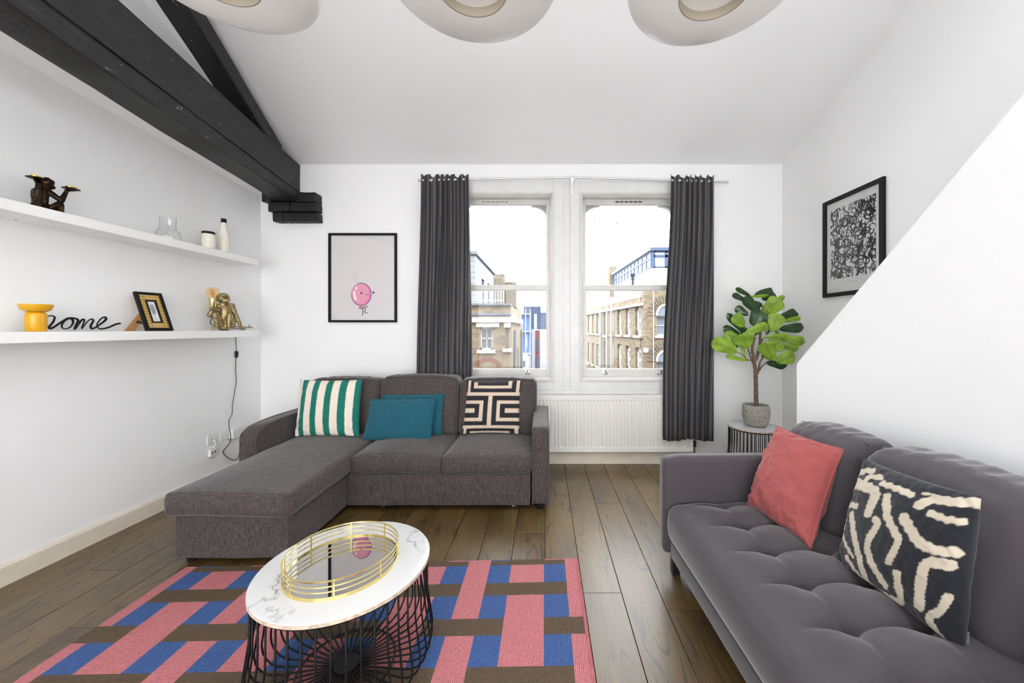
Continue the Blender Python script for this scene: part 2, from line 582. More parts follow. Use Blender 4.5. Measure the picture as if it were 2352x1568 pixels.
INV = {}
def thing(name, label, cat, loc=(0, 0, 0), group=None):
    o = bpy.data.objects.new(name, None)
    o.empty_display_size = 0.1
    C.objects.link(o)
    o.location = loc
    INV[o.name] = Matrix.Translation(-Vector(loc))
    o['label'] = label
    o['category'] = cat
    if group:
        o['group'] = group
    return o
def tag(o, label, cat, group=None):
    o['label'] = label; o['category'] = cat
    if group:
        o['group'] = group
    return o
def struct(o, label=None):
    o['kind'] = 'structure'
    if label:
        o['label'] = label
    return o
def struct_empty(name, loc, label=None):
    o = bpy.data.objects.new(name, None)
    C.objects.link(o); o.location = loc
    INV[o.name] = Matrix.Translation(-Vector(loc))
    return struct(o, label)

def rbox(c, h, r, n=(6, 6, 6), fn=None, xf=None, k=3):
    """soft box: rounded edges of radius r, n cells inside, fn(local points, unit box coords) -> displaced points"""
    ax = []
    for i in range(3):
        hh, m = h[i], n[i]
        ends = [r * j / k for j in range(k)]
        inner = [-(hh - r) + 2 * (hh - r) * j / m for j in range(m + 1)]
        ax.append([-hh + e for e in ends] + inner + [hh - e for e in reversed(ends)])
    idx, V, Fc = {}, [], []
    def vid(i, j, l):
        key = (i, j, l)
        if key not in idx:
            idx[key] = len(V)
            V.append((ax[0][i], ax[1][j], ax[2][l]))
        return idx[key]
    N = [len(a) - 1 for a in ax]
    for d in range(3):
        e, g = (d + 1) % 3, (d + 2) % 3
        for side in (0, N[d]):
            for a in range(N[e]):
                for b in range(N[g]):
                    quad = []
                    for (aa, bb) in ((a, b), (a + 1, b), (a + 1, b + 1), (a, b + 1)):
                        t = [0, 0, 0]; t[d] = side; t[e] = aa; t[g] = bb
                        quad.append(vid(*t))
                    Fc.append(tuple(quad) if side else tuple(quad[::-1]))
    q = np.array(V)
    hv = np.array(h)
    inner = np.clip(q, -(hv - r), hv - r)
    d = q - inner
    ln = np.linalg.norm(d, axis=1, keepdims=True)
    p = inner + r * d / np.maximum(ln, 1e-9)
    if fn is not None:
        p = fn(p, q / hv)
    p = p + np.array(c)
    if xf is not None:
        p = np.array([tuple(xf @ Vector(x)) for x in p])
    return [tuple(x) for x in p], Fc

def vnoise(p, scale, seed=0.0):
    return np.array([mnoise.noise(Vector((x[0] * scale + seed, x[1] * scale + seed * 1.7, x[2] * scale - seed))) for x in p])

def smooth01(x):
    x = np.clip(x, 0, 1)
    return x * x * (3 - 2 * x)

def rrect_loop(hx, hy, r, per=6):
    pts = []
    for (cx, cy, a0) in ((hx - r, hy - r, 0), (-hx + r, hy - r, 90), (-hx + r, -hy + r, 180), (hx - r, -hy + r, 270)):
        for k in range(per + 1):
            a = math.radians(a0 + 90 * k / per)
            pts.append((cx + r * math.cos(a), cy + r * math.sin(a)))
    return pts

def resample(pts, step, closed=True):
    out = []
    n = len(pts)
    for i in range(n if closed else n - 1):
        a, b = Vector(pts[i]), Vector(pts[(i + 1) % n])
        m = max(1, int((b - a).length / step))
        for k in range(m):
            out.append(a.lerp(b, k / m))
    if not closed:
        out.append(Vector(pts[-1]))
    return out

def seg_dist(U, V, pts):
    d = np.full(U.shape, 1e9)
    for (a, b) in zip(pts[:-1], pts[1:]):
        ax, ay = a; bx, by = b
        dx, dy = bx - ax, by - ay
        L = dx * dx + dy * dy + 1e-12
        t = np.clip(((U - ax) * dx + (V - ay) * dy) / L, 0, 1)
        d = np.minimum(d, np.hypot(U - ax - t * dx, V - ay - t * dy))
    return d

def smooth_poly(pts, per=5):
    """Catmull-Rom through 2-D or 3-D points"""
    P = [np.array(p, float) for p in pts]
    P = [2 * P[0] - P[1]] + P + [2 * P[-1] - P[-2]]
    out = []
    for i in range(1, len(P) - 2):
        for k in range(per):
            t = k / per
            out.append(tuple(0.5 * ((2 * P[i]) + (-P[i - 1] + P[i + 1]) * t + (2 * P[i - 1] - 5 * P[i] + 4 * P[i + 1] - P[i + 2]) * t * t
                                    + (-P[i - 1] + 3 * P[i] - 3 * P[i + 1] + P[i + 2]) * t ** 3)))
    out.append(tuple(P[-2]))
    return out

def set_print(o, cols):
    a = o.data.color_attributes.new('print', 'FLOAT_COLOR', 'POINT')
    buf = np.ones((len(cols), 4), dtype=np.float32)
    buf[:, :3] = cols
    a.data.foreach_set('color', buf.ravel())

def print_sheet(name, bl, ux, vy, nu, nv, colfn, parent, mat, thick=0.002):
    """flat printed sheet with its own thickness; colfn(u, v from the top) -> rgb"""
    bl, ux, vy = Vector(bl), Vector(ux), Vector(vy)
    nrm = ux.cross(vy).normalized()
    u, v = np.meshgrid(np.linspace(0, 1, nu + 1), np.linspace(0, 1, nv + 1))
    u, v = u.ravel(), v.ravel()
    P = np.array(bl)[None] + u[:, None] * np.array(ux)[None] + v[:, None] * np.array(vy)[None]
    fs = []
    w = nu + 1
    for j in range(nv):
        for i in range(nu):
            a = j * w + i
            fs.append((a, a + 1, a + 1 + w, a + w))
    nV = len(P)
    cs = [0, nu, nv * w + nu, nv * w]
    back = [P[i] - np.array(nrm) * thick for i in cs]
    V = [tuple(p) for p in P] + [tuple(p) for p in back]
    b = [nV, nV + 1, nV + 2, nV + 3]
    fs.append(tuple(b[::-1]))
    o = mesh_obj(name, V, fs, mat, parent)
    cols = colfn(u, 1 - v)
    set_print(o, np.vstack([cols, np.tile(cols[0], (4, 1))]))
    return o

def pillow(name, corners, T, colfn=None, mat='velvet_pink', n=40, parent=None, pinch=0.06, seed=1.0, wr=0.004, powr=0.5, ears=0.0):
    """square cushion: corners BL, BR, TR, TL; bulges by T each side, sides pulled in by pinch"""
    BL, BR, TR, TL = [np.array(c, float) for c in corners]
    nrm = np.cross(BR - BL, TL - BL); nrm /= np.linalg.norm(nrm)
    ul, vl = np.linalg.norm(BR - BL), np.linalg.norm(TL - BL)
    g = (1 - np.cos(np.linspace(0, math.pi, n + 1))) / 2
    g = 0.55 * g + 0.45 * np.linspace(0, 1, n + 1)
    u, v = np.meshgrid(g, g)
    u, v = u.ravel(), v.ravel()
    a, b = 2 * u - 1, 2 * v - 1
    pa = a * (1 - pinch * (1 - b * b) * np.abs(a) ** 2)
    pb = b * (1 - pinch * (1 - a * a) * np.abs(b) ** 2)
    U, V_ = (pa + 1) / 2, (pb + 1) / 2
    P = ((1 - U) * (1 - V_))[:, None] * BL + (U * (1 - V_))[:, None] * BR + (U * V_)[:, None] * TR + ((1 - U) * V_)[:, None] * TL
    t = np.clip((1 - np.abs(a) ** 2.2) * (1 - np.abs(b) ** 2.2), 0, 1) ** powr
    q = np.stack([a * ul, b * vl, np.zeros_like(a)], 1)
    nz = vnoise(q, 9.0, seed) + 0.6 * vnoise(q, 22.0, seed + 3)
    edge = np.clip(1 - t, 0, 1)
    tf = T * t + nz * wr * (0.5 + edge) * np.minimum(1, t * 6)
    nz2 = vnoise(q, 8.0, seed + 9)
    tb = T * t + nz2 * wr * np.minimum(1, t * 6)
    front = P + nrm[None] * (tf + 0.003)[:, None]
    back = P - nrm[None] * (tb + 0.003)[:, None]
    w = n + 1
    fs = []
    for j in range(n):
        for i in range(n):
            k = j * w + i
            fs.append((k, k + 1, k + 1 + w, k + w))
    N = len(front)
    for j in range(n):
        for i in range(n):
            k = N + j * w + i
            fs.append((k, k + w, k + 1 + w, k + 1))
    ring = [i for i in range(n)] + [j * w + n for j in range(n)] + [n * w + n - i for i in range(n)] + [(n - j) * w for j in range(n)]
    for i in range(len(ring)):
        x, y = ring[i], ring[(i + 1) % len(ring)]
        fs.append((x, N + x, N + y, y))
    Vv = [tuple(p) for p in front] + [tuple(p) for p in back]
    o = mesh_obj(name, Vv, fs, mat, parent, 180)
    if colfn is not None:
        c = colfn(u, 1 - v)
        set_print(o, np.vstack([c, c]))
    rim = [Vector(P[i]) for i in ring]
    return o, rim

# ================================================================== the room
YW, XL, XR, YB = 3.97, -3.04, 2.555, -3.0
YR = -0.3                                   # ridge line of the roof, behind the viewer
XS = 1.85                                   # face of the stair wall
def ceil_z(y):
    return 3.205 + 0.383 * (YW - max(y, YR)) - 0.383 * max(0.0, YR - y)

# floor: subfloor with planks
floor = struct(MB().box(XL - 0.2, XR + 0.2, YB, YW + 0.2, -0.12, -0.016).obj('floor', 'black_slot'), 'oak plank floor')
def plank(x0, x1, y0, y1):
    b, g = 0.0014, 0.0012
    x0 += g; x1 -= g; y0 += g; y1 -= g
    t = 0.002
    v = [(x0, y0, -0.015), (x1, y0, -0.015), (x1, y1, -0.015), (x0, y1, -0.015),
         (x0, y0, -t), (x1, y0, -t), (x1, y1, -t), (x0, y1, -t),
         (x0 + b, y0 + b, 0), (x1 - b, y0 + b, 0), (x1 - b, y1 - b, 0), (x0 + b, y1 - b, 0)]
    f = [(0, 3, 2, 1), (0, 1, 5, 4), (1, 2, 6, 5), (2, 3, 7, 6), (3, 0, 4, 7), (4, 5, 9, 8), (5, 6, 10, 9), (6, 7, 11, 10), (7, 4, 8, 11), (8, 9, 10, 11)]
    return mesh_obj('plank', v, f, 'oak_plank', floor)
pw = 0.209
k0 = int((XL - 0.2127) / pw) - 1
fixed = {0: [2.02, 3.42], 1: [3.05], 2: [1.9], -1: [3.46, 2.27], -2: [2.62], 3: [3.45]}
for k in range(k0, 13):
    xa, xb = 0.2127 + (k - 1) * pw, 0.2127 + k * pw
    xa, xb = max(xa, XL), min(xb, XR)
    if xb - xa < 0.01:
        continue
    cuts = [YB, YW]
    if k - 1 in fixed:
        cuts += fixed[k - 1]
        cuts += [min(fixed[k - 1]) - 1.7]
    else:
        y = YW - R.uniform(0.3, 1.8)
        while y > YB + 0.4:
            cuts.append(y); y -= R.uniform(1.3, 1.9)
    cuts = sorted(c for c in cuts if YB <= c <= YW)
    for a, b in zip(cuts[:-1], cuts[1:]):
        if b - a > 0.02:
            plank(xa, xb, a, b)

# back wall with two window openings
OPEN = [(-1.074, 0.093), (0.388, 1.527)]
OZ0, OZ1 = 0.893, 2.888
TH = 0.28
def wall_with_holes(name, xs, zs, holes, y0, y1, mat):
    mb = MB()
    def inside(x, z):
        return any(h[0] < x < h[1] and h[2] < z < h[3] for h in holes)
    X = sorted(set([xs[0], xs[1]] + [h[0] for h in holes] + [h[1] for h in holes]))
    Z = sorted(set([zs[0], zs[1]] + [h[2] for h in holes] + [h[3] for h in holes]))
    for i in range(len(X) - 1):
        for j in range(len(Z) - 1):
            if not inside((X[i] + X[i + 1]) / 2, (Z[j] + Z[j + 1]) / 2):
                mb.box(X[i], X[i + 1], y0, y1, Z[j], Z[j + 1])
    return mb.obj(name, mat)
wb = struct(wall_with_holes('wall_back', (XL - 0.2, XR + 0.2), (-0.1, 3.4), [(a, b, OZ0, OZ1) for a, b in OPEN], YW, YW + TH, 'wall_paint'))
# rear wall behind the viewer, with two unseen window openings added for fill light
struct(wall_with_holes('wall_rear', (XL - 0.2, XR + 0.2), (-0.1, 3.9), [(-2.7, -0.4, 0.3, 2.75), (-0.1, 2.2, 0.3, 2.75)], YB - 0.25, YB, 'wall_paint'))
# the rest of our own house front along the street, and its neighbours
struct(wall_with_holes('house_front', (-45, 45), (-9, 6.2), [(XL - 0.21, XR + 0.21, -0.12, 3.2)], YW + 0.02, YW + TH - 0.005, 'brick_grey'))
struct(MB().prism([(XL, YB, -0.1), (XL, YW, -0.1), (XL, YW, 3.4), (XL, YR, ceil_z(YR) + 0.1), (XL, YB, ceil_z(YB) + 0.1)], (-0.2, 0, 0)).obj('wall_left', 'wall_paint'))
struct(MB().prism([(XR, YB, -0.1), (XR, YW, -0.1), (XR, YW, 3.4), (XR, YR, ceil_z(YR) + 0.1), (XR, YB, ceil_z(YB) + 0.1)], (0.2, 0, 0)).obj('wall_right', 'wall_paint'))
FILL_SKY = [(-1.4, -0.2), (0.1, 2.3)]            # two unseen skylights added in the roof slope above the viewer for fill
FILL_SKY0, FILL_SKY1 = -0.1, 1.25
def roof_strip(mb, x0, x1, ya, yb):
    mb.prism([(x0, ya, ceil_z(ya)), (x0, yb, ceil_z(yb)), (x0, yb, ceil_z(yb) + 0.15), (x0, ya, ceil_z(ya) + 0.15)], (x1 - x0, 0, 0))
mb = MB()
xe0, xe1 = XL - 0.2, XR + 0.2
roof_strip(mb, xe0, xe1, YW + 0.3, FILL_SKY1)
roof_strip(mb, xe0, xe1, FILL_SKY0, YR)
roof_strip(mb, xe0, xe1, YR, YB - 0.25)
for xa, xb in ((xe0, FILL_SKY[0][0]), (FILL_SKY[0][1], FILL_SKY[1][0]), (FILL_SKY[1][1], xe1)):
    roof_strip(mb, xa, xb, FILL_SKY1, FILL_SKY0)
struct(mb.obj('ceiling', 'ceiling_paint'))
for i, (xa, xb) in enumerate(FILL_SKY):  # frames and panes for the added fill skylights, never in view
    w = struct_empty('window_%d' % (i + 3), ((xa + xb) / 2, (FILL_SKY0 + FILL_SKY1) / 2, ceil_z(FILL_SKY1)), 'unseen roof window added above the viewer for fill light')
    mb = MB()
    for (x0_, x1_, ya, yb) in ((xa, xa + 0.05, FILL_SKY1, FILL_SKY0), (xb - 0.05, xb, FILL_SKY1, FILL_SKY0), (xa, xb, FILL_SKY1, FILL_SKY1 - 0.05), (xa, xb, FILL_SKY0 + 0.05, FILL_SKY0)):
        roof_strip(mb, x0_, x1_, ya, yb)
    mb.obj('window_frame', 'gloss_white', w)
    mb = MB(); zz = lambda y: ceil_z(y) + 0.08
    mb.prism([(xa + 0.04, FILL_SKY1 - 0.04, zz(FILL_SKY1 - 0.04)), (xa + 0.04, FILL_SKY0 + 0.04, zz(FILL_SKY0 + 0.04)), (xa + 0.04, FILL_SKY0 + 0.04, zz(FILL_SKY0 + 0.04) + 0.005), (xa + 0.04, FILL_SKY1 - 0.04, zz(FILL_SKY1 - 0.04) + 0.005)], (xb - xa - 0.08, 0, 0))
    mb.obj('pane', 'window_glass', w)
# stair wall: solid side of the staircase, its top edge rising towards the viewer
YE, ZE = 2.711, 1.185
zt = lambda y: ZE + 0.904 * (YE - y)
struct(MB().prism([(XS, YE, 0), (XS, YE, ZE), (XS, -0.7, zt(-0.7)), (XS, -0.7, 0)], (0.11, 0, 0)).obj('wall_stair', 'wall_paint'))
# boxed-out upper part of the left wall, above the beam's underside
zs0, zs1 = 3.0, 2.90
struct(MB().prism([(XL, YB, 3.16), (XL, 2.07, zs0), (XL, YW, 2.855), (XL, YW, 3.25), (XL, YR, ceil_z(YR) + 0.02), (XL, YB, ceil_z(YB) + 0.02)], (0.24, 0, 0)).obj('wall_upper', 'wall_paint'))
# skirtings
def skirting(name, pts, h=0.125):
    pass
struct(MB().prism([(XL, YB, 0), (XL + 0.02, YB, 0), (XL + 0.02, YB, 0.105), (XL + 0.008, YB, 0.125), (XL, YB, 0.125)], (0, YW - YB, 0)).obj('baseboard_left', 'skirting_cream'))
struct(MB().prism([(XL + 0.02, YW, 0), (XL + 0.02, YW - 0.02, 0), (XL + 0.02, YW - 0.02, 0.105), (XL + 0.02, YW - 0.008, 0.125), (XL + 0.02, YW, 0.125)], (XR - XL - 0.02, 0, 0)).obj('baseboard_back', 'skirting_cream'))
struct(MB().box(XS - 0.018, XS, -0.7, YE, 0, 0.125).obj('baseboard_stair', 'skirting_cream'))
struct(MB().box(XR - 0.02, XR, YB, YW - 0.02, 0, 0.125).obj('baseboard_right', 'skirting_cream'))

# ------------------------------------------------------------------ windows
def casing(name, x0, x1, tl, tr):
    """raised board frame on the wall round one window"""
    mb = MB()
    y0, y1 = YW - 0.018, YW
    zt_, zb = OZ1 + 0.13, OZ0 - 0.107
    mb.box(x0 - tl, x0, y0, y1, zb, zt_, bev=0.003)
    mb.box(x1, x1 + tr, y0, y1, zb, zt_, bev=0.003)
    mb.box(x0, x1, y0, y1, OZ1, zt_, bev=0.003)
    mb.box(x0, x1, y0, y1, zb, OZ0, bev=0.003)
    return mb
def frame_ring(mb, x0, x1, z0, z1, w, y0, y1, bev=0.003):
    mb.box(x0, x0 + w, y0, y1, z0, z1, bev=bev)
    mb.box(x1 - w, x1, y0, y1, z0, z1, bev=bev)
    mb.box(x0 + w, x1 - w, y0, y1, z0, z0 + w, bev=bev)
    mb.box(x0 + w, x1 - w, y0, y1, z1 - w, z1, bev=bev)

def make_window(i, x0, x1):
    w = struct_empty('window_%d' % i, ((x0 + x1) / 2, YW, OZ0), ['left sash window with the view of the corner house', 'right sash window with the view of the long brick terrace'][i - 1])
    casing('casing', x0, x1, 0.112 if i == 2 else 0.16, 0.112 if i == 1 else 0.16).obj('casing', 'gloss_white', w)
    mb = MB()
    frame_ring(mb, x0 - 0.012, x1 + 0.012, OZ0 - 0.012, OZ1 + 0.012, 0.022, YW - 0.03, YW - 0.005)
    frame_ring(mb, x0, x1, OZ0, OZ1, 0.02, YW - 0.01, YW + 0.2)
    frame_ring(mb, x0 + 0.012, x1 - 0.012, OZ0 + 0.01, OZ1 - 0.012, 0.016, YW + 0.02, YW + 0.045, 0.002)
    mb.obj('window_frame', 'sash_white', w)
    s0, s1 = x0 + 0.02, x1 - 0.02
    # lower sash (inner), upper sash (outer)
    for nm, ya, za, zb, rb, rt in (('lower_sash', YW + 0.055, OZ0 + 0.02, 1.918, 0.092, 0.057), ('upper_sash', YW + 0.105, 1.862, OZ1 - 0.02, 0.05, 0.06)):
        mb = MB()
        st = 0.05
        mb.box(s0, s0 + st, ya, ya + 0.045, za, zb, bev=0.004)
        mb.box(s1 - st, s1, ya, ya + 0.045, za, zb, bev=0.004)
        mb.box(s0 + st, s1 - st, ya, ya + 0.045, za, za + rb, bev=0.004)
        mb.box(s0 + st, s1 - st, ya, ya + 0.045, zb - rt, zb, bev=0.004)
        if nm == 'upper_sash':                      # little horns under the meeting rail
            for xx in (s0 + st - 0.02, s1 - st - 0.0):
                mb.box(xx, xx + 0.02, ya - 0.002, ya + 0.043, za - 0.06, za)
        sash = mb.obj(nm, 'sash_white', w)
        MB().box(s0 + st - 0.005, s1 - st + 0.005, ya + 0.02, ya + 0.024, za + rb - 0.005, zb - rt + 0.005).obj('pane', 'window_glass', sash)
        if nm == 'lower_sash':
            for xx in (x0 + 0.272, x1 - 0.272):
                m2 = MB()
                m2.box(xx - 0.026, xx + 0.026, ya - 0.006, ya, za + 0.03, za + 0.075, bev=0.002)
                m2.tube([(xx, ya - 0.008, za + 0.05), (xx, ya - 0.028, za + 0.058), (xx, ya - 0.03, za + 0.082)], 0.008, 8)
                m2.tube([(xx - 0.016, ya - 0.012, za + 0.045), (xx + 0.016, ya - 0.012, za + 0.045)], 0.007, 8)
                m2.obj('sash_lift', 'chrome', sash, 40)
        else:
            xc = (x0 + x1) / 2 - (0.05 if i == 1 else 0.03)
            m2 = MB(); m2.box(xc - 0.17, xc + 0.17, ya - 0.008, ya, zb - 0.048, zb - 0.018, bev=0.002)
            vent = m2.obj('trickle_vent', 'sash_white', sash)
            for k in range(6):
                xx = xc - 0.145 + k * 0.05
                MB().box(xx, xx + 0.04, ya - 0.0095, ya - 0.008, zb - 0.04, zb - 0.027).obj('vent_slot', 'black_slot' if i == 2 else 'lamp_inner_beige', vent)
    # stone corners of the arched outer reveal
    for sgn, xc in ((1, x0), (-1, x1)):
        r = 0.20
        pts = [(xc, YW + 0.2, OZ1), ]
        arc = []
        for k in range(9):
            a = math.pi / 2 * k / 8
            arc.append((xc + sgn * (r + 0.04 - r * math.cos(a)), YW + 0.2, OZ1 - 0.062 - r + r * math.sin(a)))
        poly = [(xc, YW + 0.2, OZ1)] + [(xc, YW + 0.2, arc[0][2])] + arc + [(arc[-1][0], YW + 0.2, OZ1)]
        if sgn < 0:
            poly = poly[::-1]
        MB().prism(poly, (0, 0.06, 0)).obj('arch_corner', 'cream_stone', w)
    MB().box(x0 - 0.05, x1 + 0.05, YW + 0.2, YW + 0.42, OZ0 - 0.1, OZ0 - 0.0).obj('outer_sill', 'cream_stone', w)
    return w
win1 = make_window(1, *OPEN[0])
win2 = make_window(2, *OPEN[1])
# window board below the casings, flat cover between them
struct(MB().box(0.206, 0.275, YW - 0.008, YW, 0.787, 3.018).obj('trim_2', 'gloss_white'), 'cover board between the two window casings')
struct(MB().box(-1.25, 1.7, YW - 0.012, YW, 0.735, 0.786, bev=0.002).obj('trim_1', 'gloss_white'), 'board under the two window casings')
# dried splashes on the right upper pane
for k, (px, py, s) in enumerate(((1362, 499, 1.0), (1418, 522, 1.3))):
    t_ = thing('dried_splash', ['small dried dirt splash on the right window, nearer its corner', 'larger dried dirt splash lower on the right window pane'][k], 'stain', at(px, py, YW + 0.12), 'dirt splashes on the window')
    for q in range(6):
        c = at(px + R.uniform(-4, 4), py + R.uniform(-9, 9) * s, YW + 0.1235)
        rr = R.uniform(0.004, 0.010)
        mb = MB(); mb.lathe([(0.0005, -0.0012), (rr * 0.8, -0.0006), (rr * 0.7, 0.0008), (0.0005, 0.0012)], (0, 0, 0), 8, Matrix.Translation(c) @ Matrix.Rotation(math.pi / 2, 4, 'X'))
        mb.obj('spot', 'mud_smudge', t_)

# ------------------------------------------------------------------ roof timbers
def truss_x(y):                       # room-side face of the truss, it runs slightly askew
    return -2.595 + 0.175 * (3.85 - y)
beam = thing('tie_beam', 'huge black painted timber tie beam crossing under the ceiling to the window wall', 'beam', (truss_x(2), 2, 2.77))
def long_timber(name, off0, off1, zfn0, zfn1, y0, y1, parent, seed, n=46, rough=0.006, chamfer=0.02):
    """timber along the truss: left/right offsets from the face, bottom/top heights as functions of y"""
    mb = MB()
    ring = []
    for i in range(n + 1):
        y = y0 + (y1 - y0) * i / n
        xr, xl = truss_x(y) + off1, truss_x(y) + off0
        zb, zt_ = zfn0(y), zfn1(y)
        c = chamfer * (0.6 + 0.6 * abs(mnoise.noise(Vector((y * 1.3, seed, 0)))))
        sec = [(xl + c, zb), (xr - c, zb), (xr, zb + c), (xr, (zb + zt_) / 2), (xr, zt_ - c * 0.5), (xr - c * 0.5, zt_), (xl + c, zt_), (xl, zt_ - c), (xl, zb + c)]
        row = []
        for k, (x, z) in enumerate(sec):
            nx = mnoise.noise(Vector((y * 2.2, k * 3.1, seed))) * rough + mnoise.noise(Vector((y * 9, k * 5.1, seed + 4))) * rough * 0.5
            nz = mnoise.noise(Vector((y * 2.0, k * 2.3, seed + 9))) * rough + mnoise.noise(Vector((y * 11, k * 3.7, seed + 2))) * rough * 0.5
            row.append((x + nx, y, z + nz))
        ring.append(row)
    m = len(ring[0])
    V = [p for row in ring for p in row]
    Fc = []
    for i in range(n):
        for k in range(m):
            k2 = (k + 1) % m
            Fc.append((i * m + k, i * m + k2, (i + 1) * m + k2, (i + 1) * m + k))
    Fc.append(tuple(range(m))[::-1]); Fc.append(tuple(range(n * m, n * m + m)))
    mb.add(V, Fc)
    return mb.obj(name, 'black_timber', parent, 30)
long_timber('upper_timber', -0.235, 0.0, lambda y: 2.892, lambda y: 3.19, YB + 0.1, YW - 0.004, beam, 1.0, chamfer=0.008)
long_timber('lower_timber', -0.225, -0.008, lambda y: 2.772 + 0.006 * math.sin(y * 2.1), lambda y: 2.893, YB + 0.1, YW - 0.01, beam, 5.0, rough=0.007, chamfer=0.014)
raf = thing('rafter', 'sloping black painted rafter rising from the tie beam to the ceiling', 'beam', (truss_x(2.8), 2.8, 3.4))
rz = lambda y: 3.19 + 0.42 * (3.365 - y)
long_timber('rafter_timber', -0.20, -0.012, lambda y: max(rz(y), 3.2), lambda y: min(max(rz(y) + 0.15, 3.24), ceil_z(y) - 0.02), 0.5, 3.62, raf, 12.0, rough=0.004, chamfer=0.012)

# corbel of black painted bricks under the beam end
corb = thing('brick_corbel', 'stepped black painted brick corbel carrying the tie beam at the window wall', 'corbel', (-2.62, 3.9, 2.62))
def brick(x0, x1, y0, y1, z0, z1):
    def fn(p, q):
        return p + np.stack([vnoise(p + np.array([x0, z0, 0]), 30, 1), vnoise(p, 30, x1 * 9), vnoise(p, 30, 3 + z0)], 1) * 0.004
    v, f = rbox(((x0 + x1) / 2, (y0 + y1) / 2, (z0 + z1) / 2), ((x1 - x0) / 2, (y1 - y0) / 2, (z1 - z0) / 2), 0.009, (4, 3, 2), fn)
    mesh_obj('brick', v, f, 'black_brick', corb, 180)
yc = 3.85
sc = F / yc
cx = lambda px: (px - PX) / sc
cz = lambda py: CH - (py - PY) / sc
for (xa, xb, ya, yb, yy) in ((601, 622, 462.5, 442, 3.845), (681, 724, 462.5, 441, 3.85), (613, 662, 484, 463, 3.862), (664, 725, 484, 463, 3.862), (621, 645, 506, 486, 3.875), (646, 726, 506, 486, 3.875)):
    brick(cx(xa), cx(xb), yy, YW, cz(ya), cz(yb))

# ================================================================== outside
ground = struct(MB().box(-60, 60, 4.6, 150, -9.2, -9.0).obj('street_ground', 'asphalt'))

class Facade:
    """upright wall plane seen through the windows; s runs along d, depth into the building along -n"""
    def __init__(s, X0, Y0, th):
        s.X0, s.Y0, s.th = X0, Y0, th
        s.d = Vector((math.cos(th), math.sin(th), 0))
        s.n = Vector((math.sin(th), -math.cos(th), 0))      # towards the street side (dir.: right-hand of d)
    def sp(s, px):
        t = (px - PX) / F
        return (t * s.Y0 - s.X0) / (s.d.x - t * s.d.y)
    def zp(s, px, py):
        y = s.Y0 + s.d.y * s.sp(px)
        return CH - (py - PY) / F * y
    def pt(s, u, z, out=0.0):
        p = Vector((s.X0, s.Y0, 0)) + s.d * u + s.n * out
        return Vector((p.x, p.y, z))
    def box(s, mb, u0, u1, z0, z1, o0, o1):
        mb.prism([s.pt(u0, z0, o0), s.pt(u1, z0, o0), s.pt(u1, z0, o1), s.pt(u0, z0, o1)], (0, 0, z1 - z0))
    def wall(s, parent, name, u0, u1, z0, z1, holes, mat, depth=0.25):
        mb = MB()
        U = sorted(set([u0, u1] + [h[0] for h in holes] + [h[1] for h in holes]))
        Z = sorted(set([z0, z1] + [h[2] for h in holes] + [h[3] for h in holes]))
        for i in range(len(U) - 1):
            for j in range(len(Z) - 1):
                uc, zc = (U[i] + U[i + 1]) / 2, (Z[j] + Z[j + 1]) / 2
                if not any(h[0] < uc < h[1] and h[2] < zc < h[3] for h in holes):
                    s.box(mb, U[i], U[i + 1], Z[j], Z[j + 1], 0, -depth)
        return mb.obj(name, mat, parent)
    def window(s, parent, h, bars=(1, 1), fw=0.06, glass_='building_glass', frame='cream_stone', inset=0.1, sill=True):
        u0, u1, z0, z1 = h
        mb = MB()
        a, b = -inset, -inset - 0.06
        s.box(mb, u0, u0 + fw, z0, z1, a, b); s.box(mb, u1 - fw, u1, z0, z1, a, b)
        s.box(mb, u0, u1, z0, z0 + fw, a, b); s.box(mb, u0, u1, z1 - fw, z1, a, b)
        for k in range(bars[0]):
            u = u0 + (u1 - u0) * (k + 1) / (bars[0] + 1)
            s.box(mb, u - fw * 0.3, u + fw * 0.3, z0, z1, a - 0.01, b)
        for k in range(bars[1]):
            z = z0 + (z1 - z0) * (k + 1) / (bars[1] + 1)
            s.box(mb, u0, u1, z - fw * 0.4, z + fw * 0.4, a - 0.01, b)
        if sill:
            s.box(mb, u0 - 0.08, u1 + 0.08, z0 - 0.1, z0, 0.07, -0.2)
        w = mb.obj('window', frame, parent)
        m2 = MB(); s.box(m2, u0 + fw * 0.5, u1 - fw * 0.5, z0 + fw * 0.5, z1 - fw * 0.5, b + 0.02, b)
        m2.obj('pane', glass_, w)
        return w

# -- the corner house on the left
hA = thing('corner_house', 'yellow brick corner house with white cornice seen through left window', 'building', (-2.2, 11, -9))
fa = Facade(-1.0, 11.0, 0.0)
def ru(f, a, b, c, d):
    return (f.sp(a), f.sp(b), f.zp(a, d), f.zp(a, c))
wins = [ru(fa, 1102, 1132, 751, 803), ru(fa, 1161, 1168, 752, 800)]
arch_low = ru(fa, 1098, 1146, 842, 900)
fa.wall(hA, 'front_wall', -5.0, fa.sp(1172), -9, fa.zp(1172, 701), wins, 'brick_yellow')
fa.window(hA, wins[0], (1, 1), 0.05)
fa.window(hA, wins[1], (0, 1), 0.03)
mb = MB(); fa.box(mb, -5.0, fa.sp(1173), fa.zp(1172, 740), fa.zp(1172, 726), 0.1, 0); mb.obj('white_band', 'cream_stone', hA)
mb = MB(); fa.box(mb, fa.sp(1094), fa.sp(1147), fa.zp(1172, 751), fa.zp(1172, 740), 0.06, 0); mb.obj('lintel', 'cream_stone', hA)
mb = MB(); fa.box(mb, fa.sp(1158), fa.sp(1173), fa.zp(1172, 752), fa.zp(1172, 740), 0.06, 0); mb.obj('lintel', 'cream_stone', hA)
